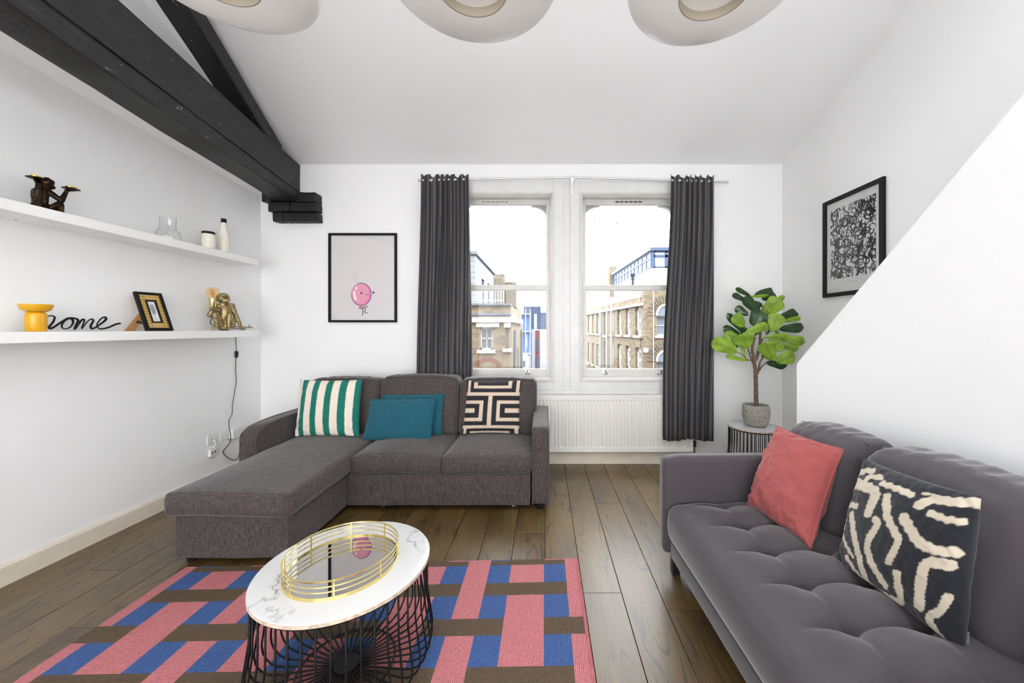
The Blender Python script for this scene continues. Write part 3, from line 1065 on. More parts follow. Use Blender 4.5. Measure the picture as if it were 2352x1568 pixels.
mb = MB(); fa.box(mb, -5.0, fa.sp(1174), fa.zp(1172, 724), fa.zp(1172, 719), 0.16, 0); fa.box(mb, -5, fa.sp(1173), fa.zp(1172, 726), fa.zp(1172, 724), 0.1, 0); mb.obj('cornice', 'slate', hA)
mb = MB(); fa.box(mb, -5.0, fa.sp(1174), fa.zp(1172, 701), fa.zp(1172, 697), 0.08, -0.3); mb.obj('coping', 'slate', hA)
# red segmental arch bricks
for k in range(13):
    a = math.radians(150 - 120 * k / 12)
    cu, cz_ = (fa.sp(1098) + fa.sp(1143)) / 2, fa.zp(1120, 852)
    r0, r1 = 0.30, 0.42
    t = math.radians(3.6)
    poly = [fa.pt(cu + r * math.cos(b) * 1.05, cz_ + r * math.sin(b), 0.0) for r, b in ((r0, a - t), (r1, a - t), (r1, a + t), (r0, a + t))]
    MB().prism(poly, fa.n * 0.02).obj('arch_brick', 'red_brick', hA)
# side of the corner house, running away down the street
fs = Facade(-1.0, 11.0, math.pi / 2)
sw = [(0.9, 1.5, -0.9, 0.7), (2.6, 3.2, -0.9, 0.7)]
fs.wall(hA, 'side_wall', 0.252, 4.6, -9, fa.zp(1172, 701), sw, 'brick_yellow')
for h in sw:
    fs.window(hA, h, (0, 1))
mb = MB(); fs.box(mb, 0, 4.6, fa.zp(1172, 740), fa.zp(1172, 726), 0.1, 0); mb.obj('white_band', 'cream_stone', hA)
mb = MB()
for u in (0.5, 3.8):
    mb.tube([fs.pt(u, -8, 0.1), fs.pt(u, 1.4, 0.1)], 0.05, 8)
    mb.obj('downpipe', 'slate', hA, 40); mb = MB()
mb = MB(); mb.box(-5, -1.05, 11.3, 15.5, 1.6, 1.75); mb.obj('flat_roof', 'slate', hA)
# roof railing
rl = thing('roof_railing', 'white roof railing above the corner house parapet', 'railing', (-1.9, 11.6, 2.1))
for k in range(16):
    x = -2.55 + k * 0.085
    MB().box(x, x + 0.025, 11.5, 11.53, 1.75, 2.62).obj('baluster', 'roof_rail', rl)
MB().box(-2.9, -1.25, 11.49, 11.54, 2.6, 2.66).obj('top_rail', 'roof_rail', rl)
MB().box(-2.9, -1.25, 11.49, 11.54, 2.3, 2.34).obj('mid_rail', 'roof_rail', rl)
# timber clad pavilion on the roof
pv = thing('roof_pavilion', 'grey timber clad pavilion on the roof behind the railing', 'building', (-3.6, 15, 1.75))
fp = Facade(-2.43, 13.0, math.pi / 2)
ph = [(1.4, 2.0, 2.0, 3.4), (2.9, 3.4, 2.0, 3.4)]
fp.wall(pv, 'side_wall', 0.202, 4.8, 1.75, 4.05, ph, 'timber_cladding')
for h in ph:
    fp.window(pv, h, (0, 0), 0.06, frame='slate', sill=False)
MB().box(-5.5, -2.43, 13.0, 13.2, 1.75, 4.05).obj('front_wall', 'timber_cladding', pv)
MB().box(-5.6, -2.35, 12.9, 17.9, 4.05, 4.15).obj('roof', 'slate', pv)
# brick building behind
hB = thing('brick_back_house', 'tall brick house with chimneys rising behind the corner house', 'building', (-2, 19, -9))
MB().box(-3.6, -1.42, 19.0, 22, -9, 2.55).obj('wall', 'brick_grey', hB)
MB().box(-2.75, -2.02, 18.6, 19.4, 1.8, 4.2).obj('chimney', 'brick_grey', hB)
MB().box(-1.98, -1.45, 19.0, 19.8, 2.2, 3.85).obj('chimney', 'brick_grey', hB)
MB().box(-1.95, -1.32, 19.6, 23, -9, 1.9).obj('side_wing', 'brick_yellow', hB)
# scaffolded blue building
hC = thing('scaffolded_building', 'building wrapped in blue scaffold sheeting down the street', 'building', (-1.5, 30, -9))
MB().box(-2.2, -1.16, 30.3, 32.7, -9, 2.6).obj('sheeting', 'scaffold_blue', hC)
for z in (-6, -4.2, -2.4, -0.6, 1.2, 2.6):
    MB().box(-2.25, -1.08, 29.7, 30.3, z, z + 0.07).obj('scaffold_deck', 'roof_rail', hC)
for x in (-2.2, -1.85, -1.5, -1.12):
    m_ = MB(); m_.tube([(x, 29.75, -9), (x, 29.75, 3.0)], 0.035, 6); m_.obj('scaffold_pole', 'roof_rail', hC, 40)
for k in range(4):
    for j in range(2):
        MB().box(-1.95 + j * 0.4, -1.75 + j * 0.4, 30.26, 30.31, -5.5 + k * 1.8, -4.4 + k * 1.8).obj('window', 'glazing_light', hC)
hD = thing('dark_block', 'dark blue grey block standing behind the scaffolded building', 'building', (-0.5, 36, -9))
MB().box(-2.0, 1.2, 36, 42, -9, 3.6).obj('body', 'dark_render', hD)
MB().box(-0.35, 0.5, 35.9, 36, 3.0, 3.9).obj('roof_plant', 'far_white', hD)
MB().box(-1.0, -0.7, 35.95, 36, 1.2, 2.9).obj('vent_duct', 'glazing_light', hD)
hE = thing('panelled_block', 'pale panelled block with brown window strips at the street end', 'building', (0, 33, -9))
MB().box(-1.12, 1.4, 33, 35.5, -9, 1.4).obj('body', 'far_panel', hE)
for x in (-0.78, 0.35):
    MB().box(x, x + 0.38, 32.95, 33.0, -7, 1.3).obj('brown_strip', 'brown_panel', hE)
    for k in range(5):
        MB().box(x + 0.09, x + 0.33, 32.9, 32.96, -6.6 + k * 1.5, -5.5 + k * 1.5).obj('window', 'building_glass', hE)
hF = thing('white_flats', 'long white block of flats far behind the dark block', 'building', (0, 62, -9))
MB().box(-5.2, 3.0, 62, 70, -9, 6.0).obj('body', 'far_white', hF)
for k in range(9):
    MB().box(-4.6 + k * 0.85, -4.2 + k * 0.85, 61.9, 62, 4.6, 5.7).obj('window', 'glazing_light', hF)
for k in range(3):
    MB().box(-4.5 + k * 1.4, -4.1 + k * 1.4, 63, 64, 6, 7.3 - 0.5 * (k % 2)).obj('roof_stack', 'far_panel', hF)
struct(MB().box(-2.6, 0.6, 24.5, 29.4, -9, -2.0).obj('yard_ground', 'far_panel'))
van = thing('parked_van', 'white van parked below the blue scaffolding in left window', 'van', (-1.75, 27, -2.0))
v_, f_ = rbox((-1.75, 27, -1.2), (0.6, 1.6, 0.65), 0.2, (3, 4, 3))
mesh_obj('body', v_, f_, 'far_white', van, 40)
MB().box(-2.2, -1.3, 25.36, 25.42, -1.15, -0.75).obj('windscreen', 'building_glass', van)
for x in (-2.3, -1.3):
    for y in (26.0, 28.0):
        m_ = MB(); m_.lathe([(0.001, 0), (0.3, 0), (0.3, 0.18), (0.001, 0.18)], (0, 0, 0), 14, Matrix.Translation((x, y, -1.7)) @ Matrix.Rotation(math.pi / 2, 4, 'Y'))
        m_.obj('wheel', 'black_slot', van, 40)

# -- the long terrace on the right
tA = thing('brick_terrace', 'long yellow brick terrace with tall white windows seen through right window', 'building', (3.7, 17, -9))
dirR = math.atan2(1.0, -0.105)
# facade runs away from the corner; its street side faces -x, so walk it from far to near
Lr = 13.0
far = Vector((3.755, 14.0, 0)) + Vector((-0.105, 1.0, 0)).normalized() * Lr
fr_ = Facade(far.x, far.y, dirR + math.pi)
fr_.n = -fr_.n if fr_.n.x > 0 else fr_.n
rows = []
for (a, b, c, d) in ((1418, 1427.5, 709, 768), (1437, 1448, 705.5, 768.5), (1459, 1471, 701.5, 770), (1387, 1395, 716, 770), (1403, 1409, 712, 768),
                     (1370, 1377, 719, 766), (1360, 1364.5, 721, 765), (1350, 1354.5, 723, 765),
                     (1418, 1427.5, 790, 850), (1437, 1448, 794, 853), (1459, 1471, 798, 856), (1387, 1395, 784, 846), (1403, 1409, 786, 848), (1370, 1377, 790, 840), (1360, 1364.5, 788, 836), (1350, 1354.5, 786, 832)):
    s0, s1 = sorted((fr_.sp(a), fr_.sp(b)))
    m_ = (a + b) / 2
    rows.append((s0, s1, fr_.zp(m_, d), fr_.zp(m_, c)))
ztop = 1.44 + 75 / F * 14
fr_.wall(tA, 'side_wall', 0.0, Lr - 0.37, -9, ztop, rows, 'brick_yellow', 0.35)
for k, h in enumerate(rows):
    fr_.window(tA, h, (0, 1), 0.2 if k not in (5, 6, 7, 13, 14, 15) else 0.1, 'glazing_light', inset=0.09)
for px in (1384, 1399, 1410):
    u = fr_.sp(px)
    m_ = MB(); m_.tube([fr_.pt(u, -8, 0.12), fr_.pt(u, ztop + 0.3, 0.12)], 0.05, 6); m_.obj('downpipe', 'roof_rail', tA, 40)
mb = MB(); fr_.box(mb, 0, Lr, ztop - 0.35, ztop - 0.25, 0.1, 0); mb.obj('string_course', 'cream_stone', tA)
mb = MB(); fr_.box(mb, 0, Lr, fr_.zp(1478, 777), fr_.zp(1478, 774), 0.06, 0); mb.obj('string_course', 'brick_grey', tA)
ff = Facade(3.755, 14.0, 0.0)
aw = [(ff.sp(1508), ff.sp(1549), ff.zp(1508, 770), ff.zp(1508, 725)), (ff.sp(1508), ff.sp(1549), ff.zp(1508, 880), ff.zp(1508, 830))]
ff.wall(tA, 'front_wall', 0, 4.2, -9, ff.zp(1478, 668), aw, 'brick_yellow', 0.35)
for h in aw:
    w_ = ff.window(tA, h, (0, 1), 0.05, 'glazing_light', inset=0.12)
    uc, rad = (h[0] + h[1]) / 2, (h[1] - h[0]) / 2
    # arched head: a half-round light standing just proud of the brick, ringed by voussoirs
    m2 = MB(); m2.prism([ff.pt(uc + rad * math.cos(math.pi * k / 14), h[3] + rad * 1.2 * math.sin(math.pi * k / 14), 0.0) for k in range(15)], ff.n * 0.015)
    m2.obj('arched_light', 'glazing_light', w_)
    m2 = MB(); m2.tube([ff.pt(uc + rad * math.cos(math.pi * k / 14), h[3] + rad * 1.2 * math.sin(math.pi * k / 14), 0.02) for k in range(15)], 0.05, 6)
    m2.obj('arched_frame', 'cream_stone', w_, 60)
    for k in range(16):
        a0, a1 = math.pi * (k + 0.12) / 16, math.pi * (k + 0.88) / 16
        poly = [ff.pt(uc + r * math.cos(a), h[3] + r * 1.15 * math.sin(a), 0.0) for r, a in ((rad + 0.07, a0), (rad + 0.36, a0), (rad + 0.36, a1), (rad + 0.07, a1))]
        MB().prism(poly, ff.n * 0.03).obj('arch_brick', 'brick_grey', tA)
m_ = MB(); m_.lathe([(0.0005, 0), (0.1, 0), (0.1, 0.05), (0.0005, 0.07)], (0, 0, 0), 16, Matrix.Translation(ff.pt(ff.sp(1483), ff.zp(1483, 804), 0.0)) @ Matrix.Rotation(math.pi / 2, 4, 'X'))
m_.obj('wall_disc', 'far_white', tA, 40)
m_ = MB(); m_.tube([ff.pt(ff.sp(1500), -8, 0.05), ff.pt(ff.sp(1500), ff.zp(1500, 668), 0.05)], 0.02, 6); m_.obj('cable', 'far_white', tA, 40)
# slate roof behind the parapet
e0, e1 = Vector((3.755, 14.1, ztop - 0.1)), Vector((far.x, far.y, ztop - 0.1))
MB().prism([e0 + Vector((0.2, 0, 0)), e0 + Vector((1.0, 1.6, 0.85)), e1 + Vector((1.0, 0, 0.6)), e1 + Vector((0.2, 0, 0))], (0, 0, -0.15)).obj('slate_roof', 'slate', tA)
# rooftop studio: white wall with a glazed strip
st = thing('rooftop_studio', 'white rooftop studio with a long blue framed glazed strip on the terrace', 'building', (5, 18, 2))
g0 = Vector((4.61, 16.0, 0)); gd = Vector((-0.04, 1.0, 0)).normalized(); GL = 7.0
gfar = g0 + gd * GL
fg = Facade(gfar.x, gfar.y, math.atan2(-gd.y, -gd.x))
fg.n = -fg.n if fg.n.x > 0 else fg.n
ZB_, ZT_ = 4.08, 4.80
fg.wall(st, 'white_wall', 0, GL - 0.21, 2.0, ZB_, [], 'far_white', 0.2)
for k in range(11):
    ua, ub = GL * k / 11.0, GL * (k + 1) / 11.0
    for (za, zb) in ((ZB_, ZB_ + 0.42), (ZB_ + 0.42, ZT_)):
        mb = MB()
        for bx in ((ua, ua + 0.05, za, zb), (ub - 0.05, ub, za, zb), (ua, ub, za, za + 0.05), (ua, ub, zb - 0.05, zb)):
            fg.box(mb, bx[0], bx[1], bx[2], bx[3], 0.02, -0.05)
        w_ = mb.obj('glazing_frame', 'blue_frame', st)
        m2 = MB(); fg.box(m2, ua + 0.04, ub - 0.04, za + 0.04, zb - 0.04, -0.01, -0.03); m2.obj('pane', 'glazing_light', w_)
mb = MB(); fg.box(mb, -0.1, GL + 0.1, ZT_, ZT_ + 0.12, 0.12, -0.6); mb.obj('roof_edge', 'roof_rail', st)
fh = Facade(4.61, 16.0, 0.0)
fh.wall(st, 'white_wall', 0, 4.5, 2.0, ZB_, [], 'far_white', 0.2)
for k in range(4):
    ua, ub = 0.12 + 0.55 * k, 0.12 + 0.55 * (k + 1)
    for (za, zb) in ((ZB_, ZB_ + 0.5), (ZB_ + 0.5, ZT_)):
        mb = MB()
        for bx in ((ua, ua + 0.06, za, zb), (ub - 0.06, ub, za, zb), (ua, ub, za, za + 0.05), (ua, ub, zb - 0.05, zb)):
            fh.box(mb, bx[0], bx[1], bx[2], bx[3], 0.02, -0.05)
        w_ = mb.obj('glazing_frame', 'blue_frame', st)
        m2 = MB(); fh.box(m2, ua + 0.04, ub - 0.04, za + 0.04, zb - 0.04, -0.01, -0.03); m2.obj('pane', 'glazing_light', w_)
mb = MB(); fh.box(mb, -0.05, 4.5, ZT_, ZT_ + 0.14, 0.12, -0.6); mb.obj('roof_edge', 'blue_frame', st)
mb = MB(); fh.box(mb, -0.02, 0.12, ZB_, ZT_, 0.03, -0.2); mb.obj('corner_post', 'blue_frame', st)
ch = MB().box(4.12, 4.55, 23.2, 24.2, 1.5, 5.36).obj('chimney_stack', 'brick_grey')
tag(ch, 'brick chimney stack standing beyond the rooftop studio', 'chimney')
m_ = MB(); m_.lathe([(0.05, 0), (0.04, 0.25), (0.09, 0.3), (0.04, 0.36), (0.1, 0.42), (0.1, 0.5), (0.02, 0.55)], at(1453.5, 657, 15.0), 10)
tag(m_.obj('roof_finial', 'dark_render', None, 50), 'small dark roof finial in front of the white studio wall', 'finial')
tw = thing('distant_tower', 'pale curved tower block far away, left in the right window', 'building', (10, 80, -9))
m_ = MB(); m_.lathe([(2.2, 0), (2.2, 22.5), (1.4, 23.2), (0.01, 23.4)], (11.6, 82, -9), 24); m_.obj('round_core', 'far_white', tw, 40)
MB().prism([(9.0, 80, -9), (10.6, 80, -9), (10.6, 80, 12.6), (9.0, 80, 11.0)], (0, 4, 0)).obj('wing', 'far_panel', tw)
for k in range(6):
    for j in range(3):
        MB().box(10.5 + j * 0.75, 11.0 + j * 0.75, 79.72, 79.8, 7.0 + k * 1.1, 7.7 + k * 1.1).obj('window', 'glazing_light', tw)
lw = thing('distant_low_block', 'low blue grey block far away beneath the pale tower', 'building', (10, 60, -9))
MB().box(6.5, 10.5, 60, 66, -9, 6.2).obj('body', 'glazing_light', lw)
MB().box(6.5, 10.5, 59.9, 60, 6.0, 6.4).obj('parapet', 'far_white', lw)

# ================================================================== rug
def make_rug():
    B, W, Nn, e = 0.128, 0.197, 0.133, 0.067
    cols = [('e', e)] + [('b', B), ('w', W), ('b', B), ('n', Nn)] * 3 + [('b', B), ('w', W), ('b', B), ('e', e)]
    xs = [0.0]
    for _, w in cols:
        xs.append(xs[-1] + w)
    yb = [0.0, 0.008, 0.05, 0.2, 0.293, 0.444, 0.542, 0.697, 0.795, 0.945, 1.04, 1.19, 1.285, 1.435, 1.53, 1.6]
    x_l, y_top = -2.152, 2.225
    def pt(x, y, z):
        return (x_l + x, y_top - y + 0.036 * x * (1 - y / 1.6), z)
    mb = MB()
    nb = 0
    for j in range(len(yb) - 1):
        brown = j % 2 == 1
        if brown:
            nb += 1
        for i, (k, w) in enumerate(cols):
            if j == 0:
                mi = [0, 1, 2, 0][(i + j) % 4]
            elif brown:
                over_a = nb in (1, 2, 4, 6)
                if k == 'b':
                    mi = 2
                elif k == 'w':
                    mi = 2 if over_a else 0
                else:
                    mi = 0 if over_a else 2
            else:
                mi = 1 if k == 'b' else 0
            mb.cur = mi
            x0, x1, y0, y1 = xs[i], xs[i + 1], yb[j], yb[j + 1]
            mb.add([pt(x0, y0, 0.009), pt(x0, y1, 0.009), pt(x1, y1, 0.009), pt(x1, y0, 0.009)], [(0, 1, 2, 3)])
    mb.cur = 0
    Wt = xs[-1]
    a = [(0, 0), (Wt, 0), (Wt, 1.6), (0, 1.6)]
    for i in range(4):
        p, q = a[i], a[(i + 1) % 4]
        mb.add([pt(*p, 0.009), pt(*q, 0.009), pt(*q, 0.001), pt(*p, 0.001)], [(0, 1, 2, 3)])
    mb.add([pt(*p, 0.001) for p in a], [(0, 1, 2, 3)])
    rug = thing('woven_rug', 'flat woven rug with pink, blue and brown crossing stripes', 'rug', (-1.0, 1.5, 0))
    mb.obj('weave', ['rug_pink', 'rug_blue', 'rug_brown'], rug)
    m2 = MB()
    for k in range(4):
        xx = Wt + 0.003 + k * 0.004
        m2.tube([Vector(pt(xx, y, 0.005)) for y in np.linspace(0, 1.6, 12)], 0.0025, 5)
    m2.obj('selvedge', 'rug_pink', rug, 60)
make_rug()

# ================================================================== corner sofa
LG = 'linen_grey'
sofa = thing('corner_sofa', 'brown grey linen corner sofa with chaise in front of the left window', 'sofa', (-1.2, 3.2, 0))
SX0, SX1, SYF, SYB = -2.42, 0.04, 2.935, 3.80

def soft(name, x0, x1, y0, y1, z0, z1, r, n, fn, parent, mat=LG):
    v, f = rbox(((x0 + x1) / 2, (y0 + y1) / 2, (z0 + z1) / 2), ((x1 - x0) / 2, (y1 - y0) / 2, (z1 - z0) / 2), r, n, fn)
    return mesh_obj(name, v, f, mat, parent, 180)

def fn_small(seed, amp=0.003):
    def fn(p, q):
        return p + (vnoise(p, 7, seed) * amp)[:, None] * np.sign(q) * (np.abs(q) > 0.9)
    return fn
def piping(parent, loop, r=0.0075, mat=LG):
    m_ = MB(); m_.tube(loop, r, 6, closed=True)
    return m_.obj('piping', mat, parent, 180)
def fn_top(seed, crown, droop=0.0, amp=0.004):
    def fn(p, q):
        o = p.copy()
        m = np.clip((1 - np.abs(q[:, 0]) ** 2.5) * (1 - np.abs(q[:, 1]) ** 2.5), 0, 1)
        top = q[:, 2] > 0.2
        o[:, 2] += np.where(top, crown * m, 0)
        o += (vnoise(p, 6, seed) * amp)[:, None] * np.sign(q) * (np.abs(q) > 0.9)
        fr = (q[:, 1] < -0.9)
        o[:, 1] -= np.where(fr, 0.012 * (1 - q[:, 2] ** 2) * (1 - np.abs(q[:, 0]) ** 4), 0)
        o[:, 2] += droop * np.sin(q[:, 0] * 2.6 + seed) * 0.012
        return o
    return fn

# arms
for nm, xa, xb in (('left', SX0, SX0 + 0.135), ('right', SX1 - 0.137, SX1)):
    def fn_arm(p, q):
        o = p.copy()
        fr = np.clip((-q[:, 1] - 0.7) / 0.3, 0, 1)
        if nm == 'left':
            o[:, 2] -= np.where(q[:, 2] > 0, 0.06 * fr ** 3, 0)
        o[:, 2] += np.where(q[:, 2] > 0.9, 0.008 * (1 - q[:, 1] ** 2), 0)
        return o
    a = soft('arm', xa, xb, SYF, SYB, 0.045, 0.656, 0.028, (4, 16, 10), fn_arm, sofa)
    prof = []
    for side in (xa + 0.004, xb - 0.004):
        pts = [Vector((side, SYF + 0.004, z)) for z in np.linspace(0.05, 0.60, 10)]
        zz = 0.652
        arm_top = [(SYF + 0.01, 0.615), (SYF + 0.03, 0.638), (SYF + 0.07, zz), (SYF + 0.3, zz + 0.004), (SYB - 0.03, zz)]
        if nm == 'left':
            arm_top = [(SYF + 0.008, 0.585), (SYF + 0.03, 0.61), (SYF + 0.08, 0.635), (SYF + 0.2, 0.655), (SYF + 0.45, 0.662), (SYB - 0.03, zz)]
            pts = [p for p in pts if p.z < 0.57]
        pts += [Vector((side, y, z)) for y, z in arm_top]
        m_ = MB(); m_.tube([Vector(p) for p in smooth_poly(pts, 3)], 0.005, 6); m_.obj('piping', LG, a, 180)
# base under seats, chaise base, back frame
soft('base', -1.555, SX1 - 0.155, SYF - 0.01, SYB - 0.05, 0.042, 0.288, 0.012, (10, 6, 4), fn_small(2), sofa)
soft('chaise_base', -2.262, -1.565, 2.262, 3.6, 0.036, 0.31, 0.012, (8, 12, 4), fn_small(3), sofa)
soft('back_frame', SX0 + 0.12, SX1 - 0.12, 3.68, SYB, 0.05, 0.82, 0.04, (14, 3, 8), fn_small(4), sofa)
# seat cushions
def seat(x0, x1, y0, y1, z0, z1, seed, crown, droop=0.0, n=(14, 12, 5)):
    fn = fn_top(seed, crown, droop)
    s_ = soft('seat_cushion', x0, x1, y0, y1, z0, z1, 0.035, n, fn, sofa)
    cx_, cy_, hx, hy = (x0 + x1) / 2, (y0 + y1) / 2, (x1 - x0) / 2, (y1 - y0) / 2
    hz = (z1 - z0) / 2
    for zz, sh in ((hz - 0.013, 0.010), (-hz + 0.013, 0.010)):
        lp = np.array([(a, b, zz) for a, b, _ in resample([(x, y, 0) for x, y in rrect_loop(hx - sh, hy - sh, 0.03)], 0.04)])
        q = lp / np.array([hx, hy, hz])
        if zz < 0:
            continue
        p2 = lp.copy()
        p2[:, 2] += droop * np.sin(q[:, 0] * 2.6 + seed) * 0.012
        piping(s_, [Vector((a + cx_, b + cy_, c + (z0 + z1) / 2)) for a, b, c in p2])
    return s_
seat(-1.54, -0.812, SYF - 0.02, 3.64, 0.288, 0.437, 2.0, 0.035, 1.0)
seat(-0.808, -0.1, SYF - 0.02, 3.64, 0.288, 0.432, 5.0, 0.04, 0.3)
seat(-2.285, -1.525, 2.205, 3.64, 0.308, 0.452, 9.0, 0.03, 0.4, (14, 24, 5))
# back cushions
def back_cushion(x0, x1, y0, y1, z0, z1, seed):
    def fn(p, q):
        o = p.copy()
        m = np.clip((1 - np.abs(q[:, 0]) ** 3) * (1 - np.abs(q[:, 2]) ** 3), 0, 1)
        o[:, 1] += np.where(q[:, 1] < 0, -0.035 * m, 0.0)
        o[:, 2] += np.where(q[:, 2] > 0.2, 0.02 * (1 - q[:, 0] ** 2), 0)
        o[:, 1] += (p[:, 2]) * 0.16
        wr = vnoise(np.stack([p[:, 0] * 2.0, p[:, 1], p[:, 2] * 0.7], 1), 16, seed)
        top = np.clip((q[:, 2] - 0.3) / 0.7, 0, 1)
        o[:, 1] += wr * 0.010 * top * (np.abs(q[:, 1]) > 0.8)
        o[:, 2] += wr * 0.010 * (q[:, 2] > 0.85)
        return o
    n = (20, 5, 18)
    b = soft('back_cushion', x0, x1, y0, y1, z0, z1, 0.055, n, fn, sofa)
    cx_, cz_, hx, hz = (x0 + x1) / 2, (z0 + z1) / 2, (x1 - x0) / 2, (z1 - z0) / 2
    hy = (y1 - y0) / 2
    for yy, ins in ((-hy + 0.018, 0.012), (hy - 0.018, 0.012)):
        lp = np.array([(a, yy, c) for a, c, _ in resample([(x, z, 0) for x, z in rrect_loop(hx - ins, hz - ins, 0.055)], 0.03)])
        q = lp / np.array([hx, hy, hz])
        p2 = fn(lp, np.clip(q, -1, 1))
        piping(b, [Vector((a + cx_, c_ + (y0 + y1) / 2, c + cz_)) for a, c_, c in p2])
    return b
back_cushion(-2.27, -1.575, 3.51, 3.70, 0.44, 0.95, 3)
back_cushion(-1.57, -0.812, 3.50, 3.70, 0.43, 0.975, 7)
back_cushion(-0.808, -0.07, 3.50, 3.70, 0.43, 0.955, 11)
for (x, y) in ((-2.19, 2.32), (-1.65, 2.32), (SX1 - 0.07, SYF + 0.05), (SX1 - 0.07, SYB - 0.06), (SX0 + 0.07, SYB - 0.06), (SX0 + 0.07, SYF + 0.05)):
    m_ = MB(); m_.lathe([(0.030, 0.0), (0.034, 0.004), (0.05, 0.05), (0.0005, 0.05)], (x, y, 0.0 if y > 2.5 else 0.0), 12); m_.obj('foot', 'leg_black', sofa, 40)
for x in (-1.28, -0.24):
    m_ = MB(); m_.lathe([(0.001, -0.012), (0.022, -0.012), (0.022, 0.012), (0.001, 0.012)], (0, 0, 0), 14, Matrix.Translation((x, SYF + 0.04, 0.022)) @ Matrix.Rotation(math.pi / 2, 4, 'Y'))
    w_ = m_.obj('castor', 'leg_black', sofa, 40)
    MB().box(x - 0.018, x - 0.013, SYF + 0.033, SYF + 0.047, 0.015, 0.045).obj('castor_fork', 'chrome', w_)

# cushions on it
def stripe_col(u, v):
    g, c = np.array(lin((0, 112, 96))), np.array(lin((232, 220, 206)))
    k = np.zeros_like(u)
    for a, b in ((-0.1, 0.012), (0.075, 0.16), (0.262, 0.37), (0.475, 0.585), (0.69, 0.805), (0.92, 1.1)):
        k = np.maximum(k, ((u > a) & (u < b)).astype(float))
    return c[None] * (1 - k[:, None]) + g[None] * k[:, None]
def place(name, label, corners, T, colfn, mat, n=60, pipe=None, piper=0.004, **kw):
    cen = sum((Vector(c) for c in corners), Vector()) / 4
    t = thing(name, label, 'cushion', (cen.x, cen.y, min(c[2] for c in corners)), kw.pop('group', None))
    o, rim = pillow('cover', corners, T, colfn, mat, n, t, **kw)
    if pipe:
        m_ = MB(); m_.tube(rim, piper, 6, closed=True); m_.obj('piping', pipe, t, 180)
    return t
ZS = 0.468
place('striped_cushion', 'square cushion with green and cream vertical stripes on the chaise', [(-2.245, 3.33, ZS + 0.005), (-1.665, 3.33, ZS + 0.005), (-1.70, 3.46, 0.965), (-2.275, 3.46, 0.965)], 0.075, stripe_col, 'cotton_print', 90, seed=2.0, wr=0.008, pinch=0.035)
place('teal_cushion', 'quilted teal lumbar cushion leaning in front of its twin on the sofa', [(-1.60, 3.27, 0.462), (-1.005, 3.27, 0.460), (-0.995, 3.37, 0.80), (-1.575, 3.37, 0.795)], 0.054, None, 'teal_quilt', 40, 'teal_edge', 0.006, seed=4.0, wr=0.004, pinch=0.02, powr=0.42, group='teal cushions')
place('teal_cushion', 'quilted teal lumbar cushion half hidden behind the other teal cushion', [(-1.53, 3.39, 0.48), (-0.945, 3.39, 0.478), (-0.945, 3.47, 0.825), (-1.515, 3.47, 0.815)], 0.045, None, 'teal_quilt', 40, 'teal_edge', 0.006, seed=6.0, wr=0.004, pinch=0.02, powr=0.42, group='teal cushions')
def key_col(u, v):
    x, y = 1380 + u * 510, 130 + v * 550
    c = np.zeros_like(u)
    for (a, b, d, e) in ((1396, 1422, 120, 262), (1848, 1880, 120, 262), (1455, 1805, 185, 216), (1455, 1490, 148, 216), (1772, 1805, 120, 216), (1300, 1980, 256, 291),
                         (1604, 1637, 285, 600), (1300, 1980, 592, 626), (1300, 1560, 340, 376), (1525, 1560, 340, 552), (1300, 1560, 515, 552), (1300, 1485, 422, 464),
                         (1680, 1980, 340, 376), (1680, 1713, 340, 552), (1680, 1980, 515, 552), (1755, 1980, 424, 464), (1396, 1422, 620, 700), (1845, 1880, 620, 700), (1455, 1800, 655, 690)):
        c = np.maximum(c, ((x > a) & (x < b) & (y > d) & (y < e)).astype(float))
    return np.array(lin((26, 26, 36)))[None] * (1 - c[:, None]) + np.array(lin((212, 192, 170)))[None] * c[:, None]
place('geometric_cushion', 'square cushion with navy and beige maze pattern at the sofa right end', [(-0.765, 3.42, 0.468), (-0.225, 3.42, 0.468), (-0.215, 3.53, 0.95), (-0.735, 3.53, 0.95)], 0.07, key_col, 'cotton_print', 110, seed=8.0, wr=0.006, pinch=0.05)

# ================================================================== right sofa
rot2 = math.atan(0.026)
XF2 = Matrix.Translation((0.70, 2.25, 0)) @ Matrix.Rotation(rot2, 4, 'Z') @ Matrix(((1, 0, 0, 0), (0, -1, 0, 0), (0, 0, 1, 0), (0, 0, 0, 1)))
FG = 'felt_grey'
sofa2 = thing('tufted_sofa', 'charcoal grey sofa with buttoned seat in front of the stair wall', 'sofa', (1.25, 1.4, 0))
def soft2(name, a0, a1, b0, b1, z0, z1, r, n, fn, parent=None, mat=FG):
    v, f = rbox(((a0 + a1) / 2, (b0 + b1) / 2, (z0 + z1) / 2), ((a1 - a0) / 2, (b1 - b0) / 2, (z1 - z0) / 2), r, n, fn, XF2)
    f = [t[::-1] for t in f]
    return mesh_obj(name, v, f, mat, parent or sofa2, 180)
L2 = 1.95
def arm2(b0, b1):
    def fn(p, q):
        o = p.copy()
        o[:, 2] += np.where((q[:, 2] > 0.5) & (q[:, 0] < -0.9), -0.012, 0)
        return o
    return soft2('arm', -0.005, 1.05, b0, b1, 0.125, 0.692, 0.032, (14, 3, 8), fn)
arm2(0.0, 0.098)
arm2(L2 - 0.098, L2)
soft2('base', 0.03, 1.03, 0.1, L2 - 0.1, 0.115, 0.215, 0.012, (6, 14, 2), None)
soft2('back_frame', 0.95, 1.07, 0.05, L2 - 0.05, 0.12, 0.74, 0.04, (3, 14, 8), None)
AB, BB = [0.30, 0.55], [0.16 + 0.2135 * k for k in range(9)]
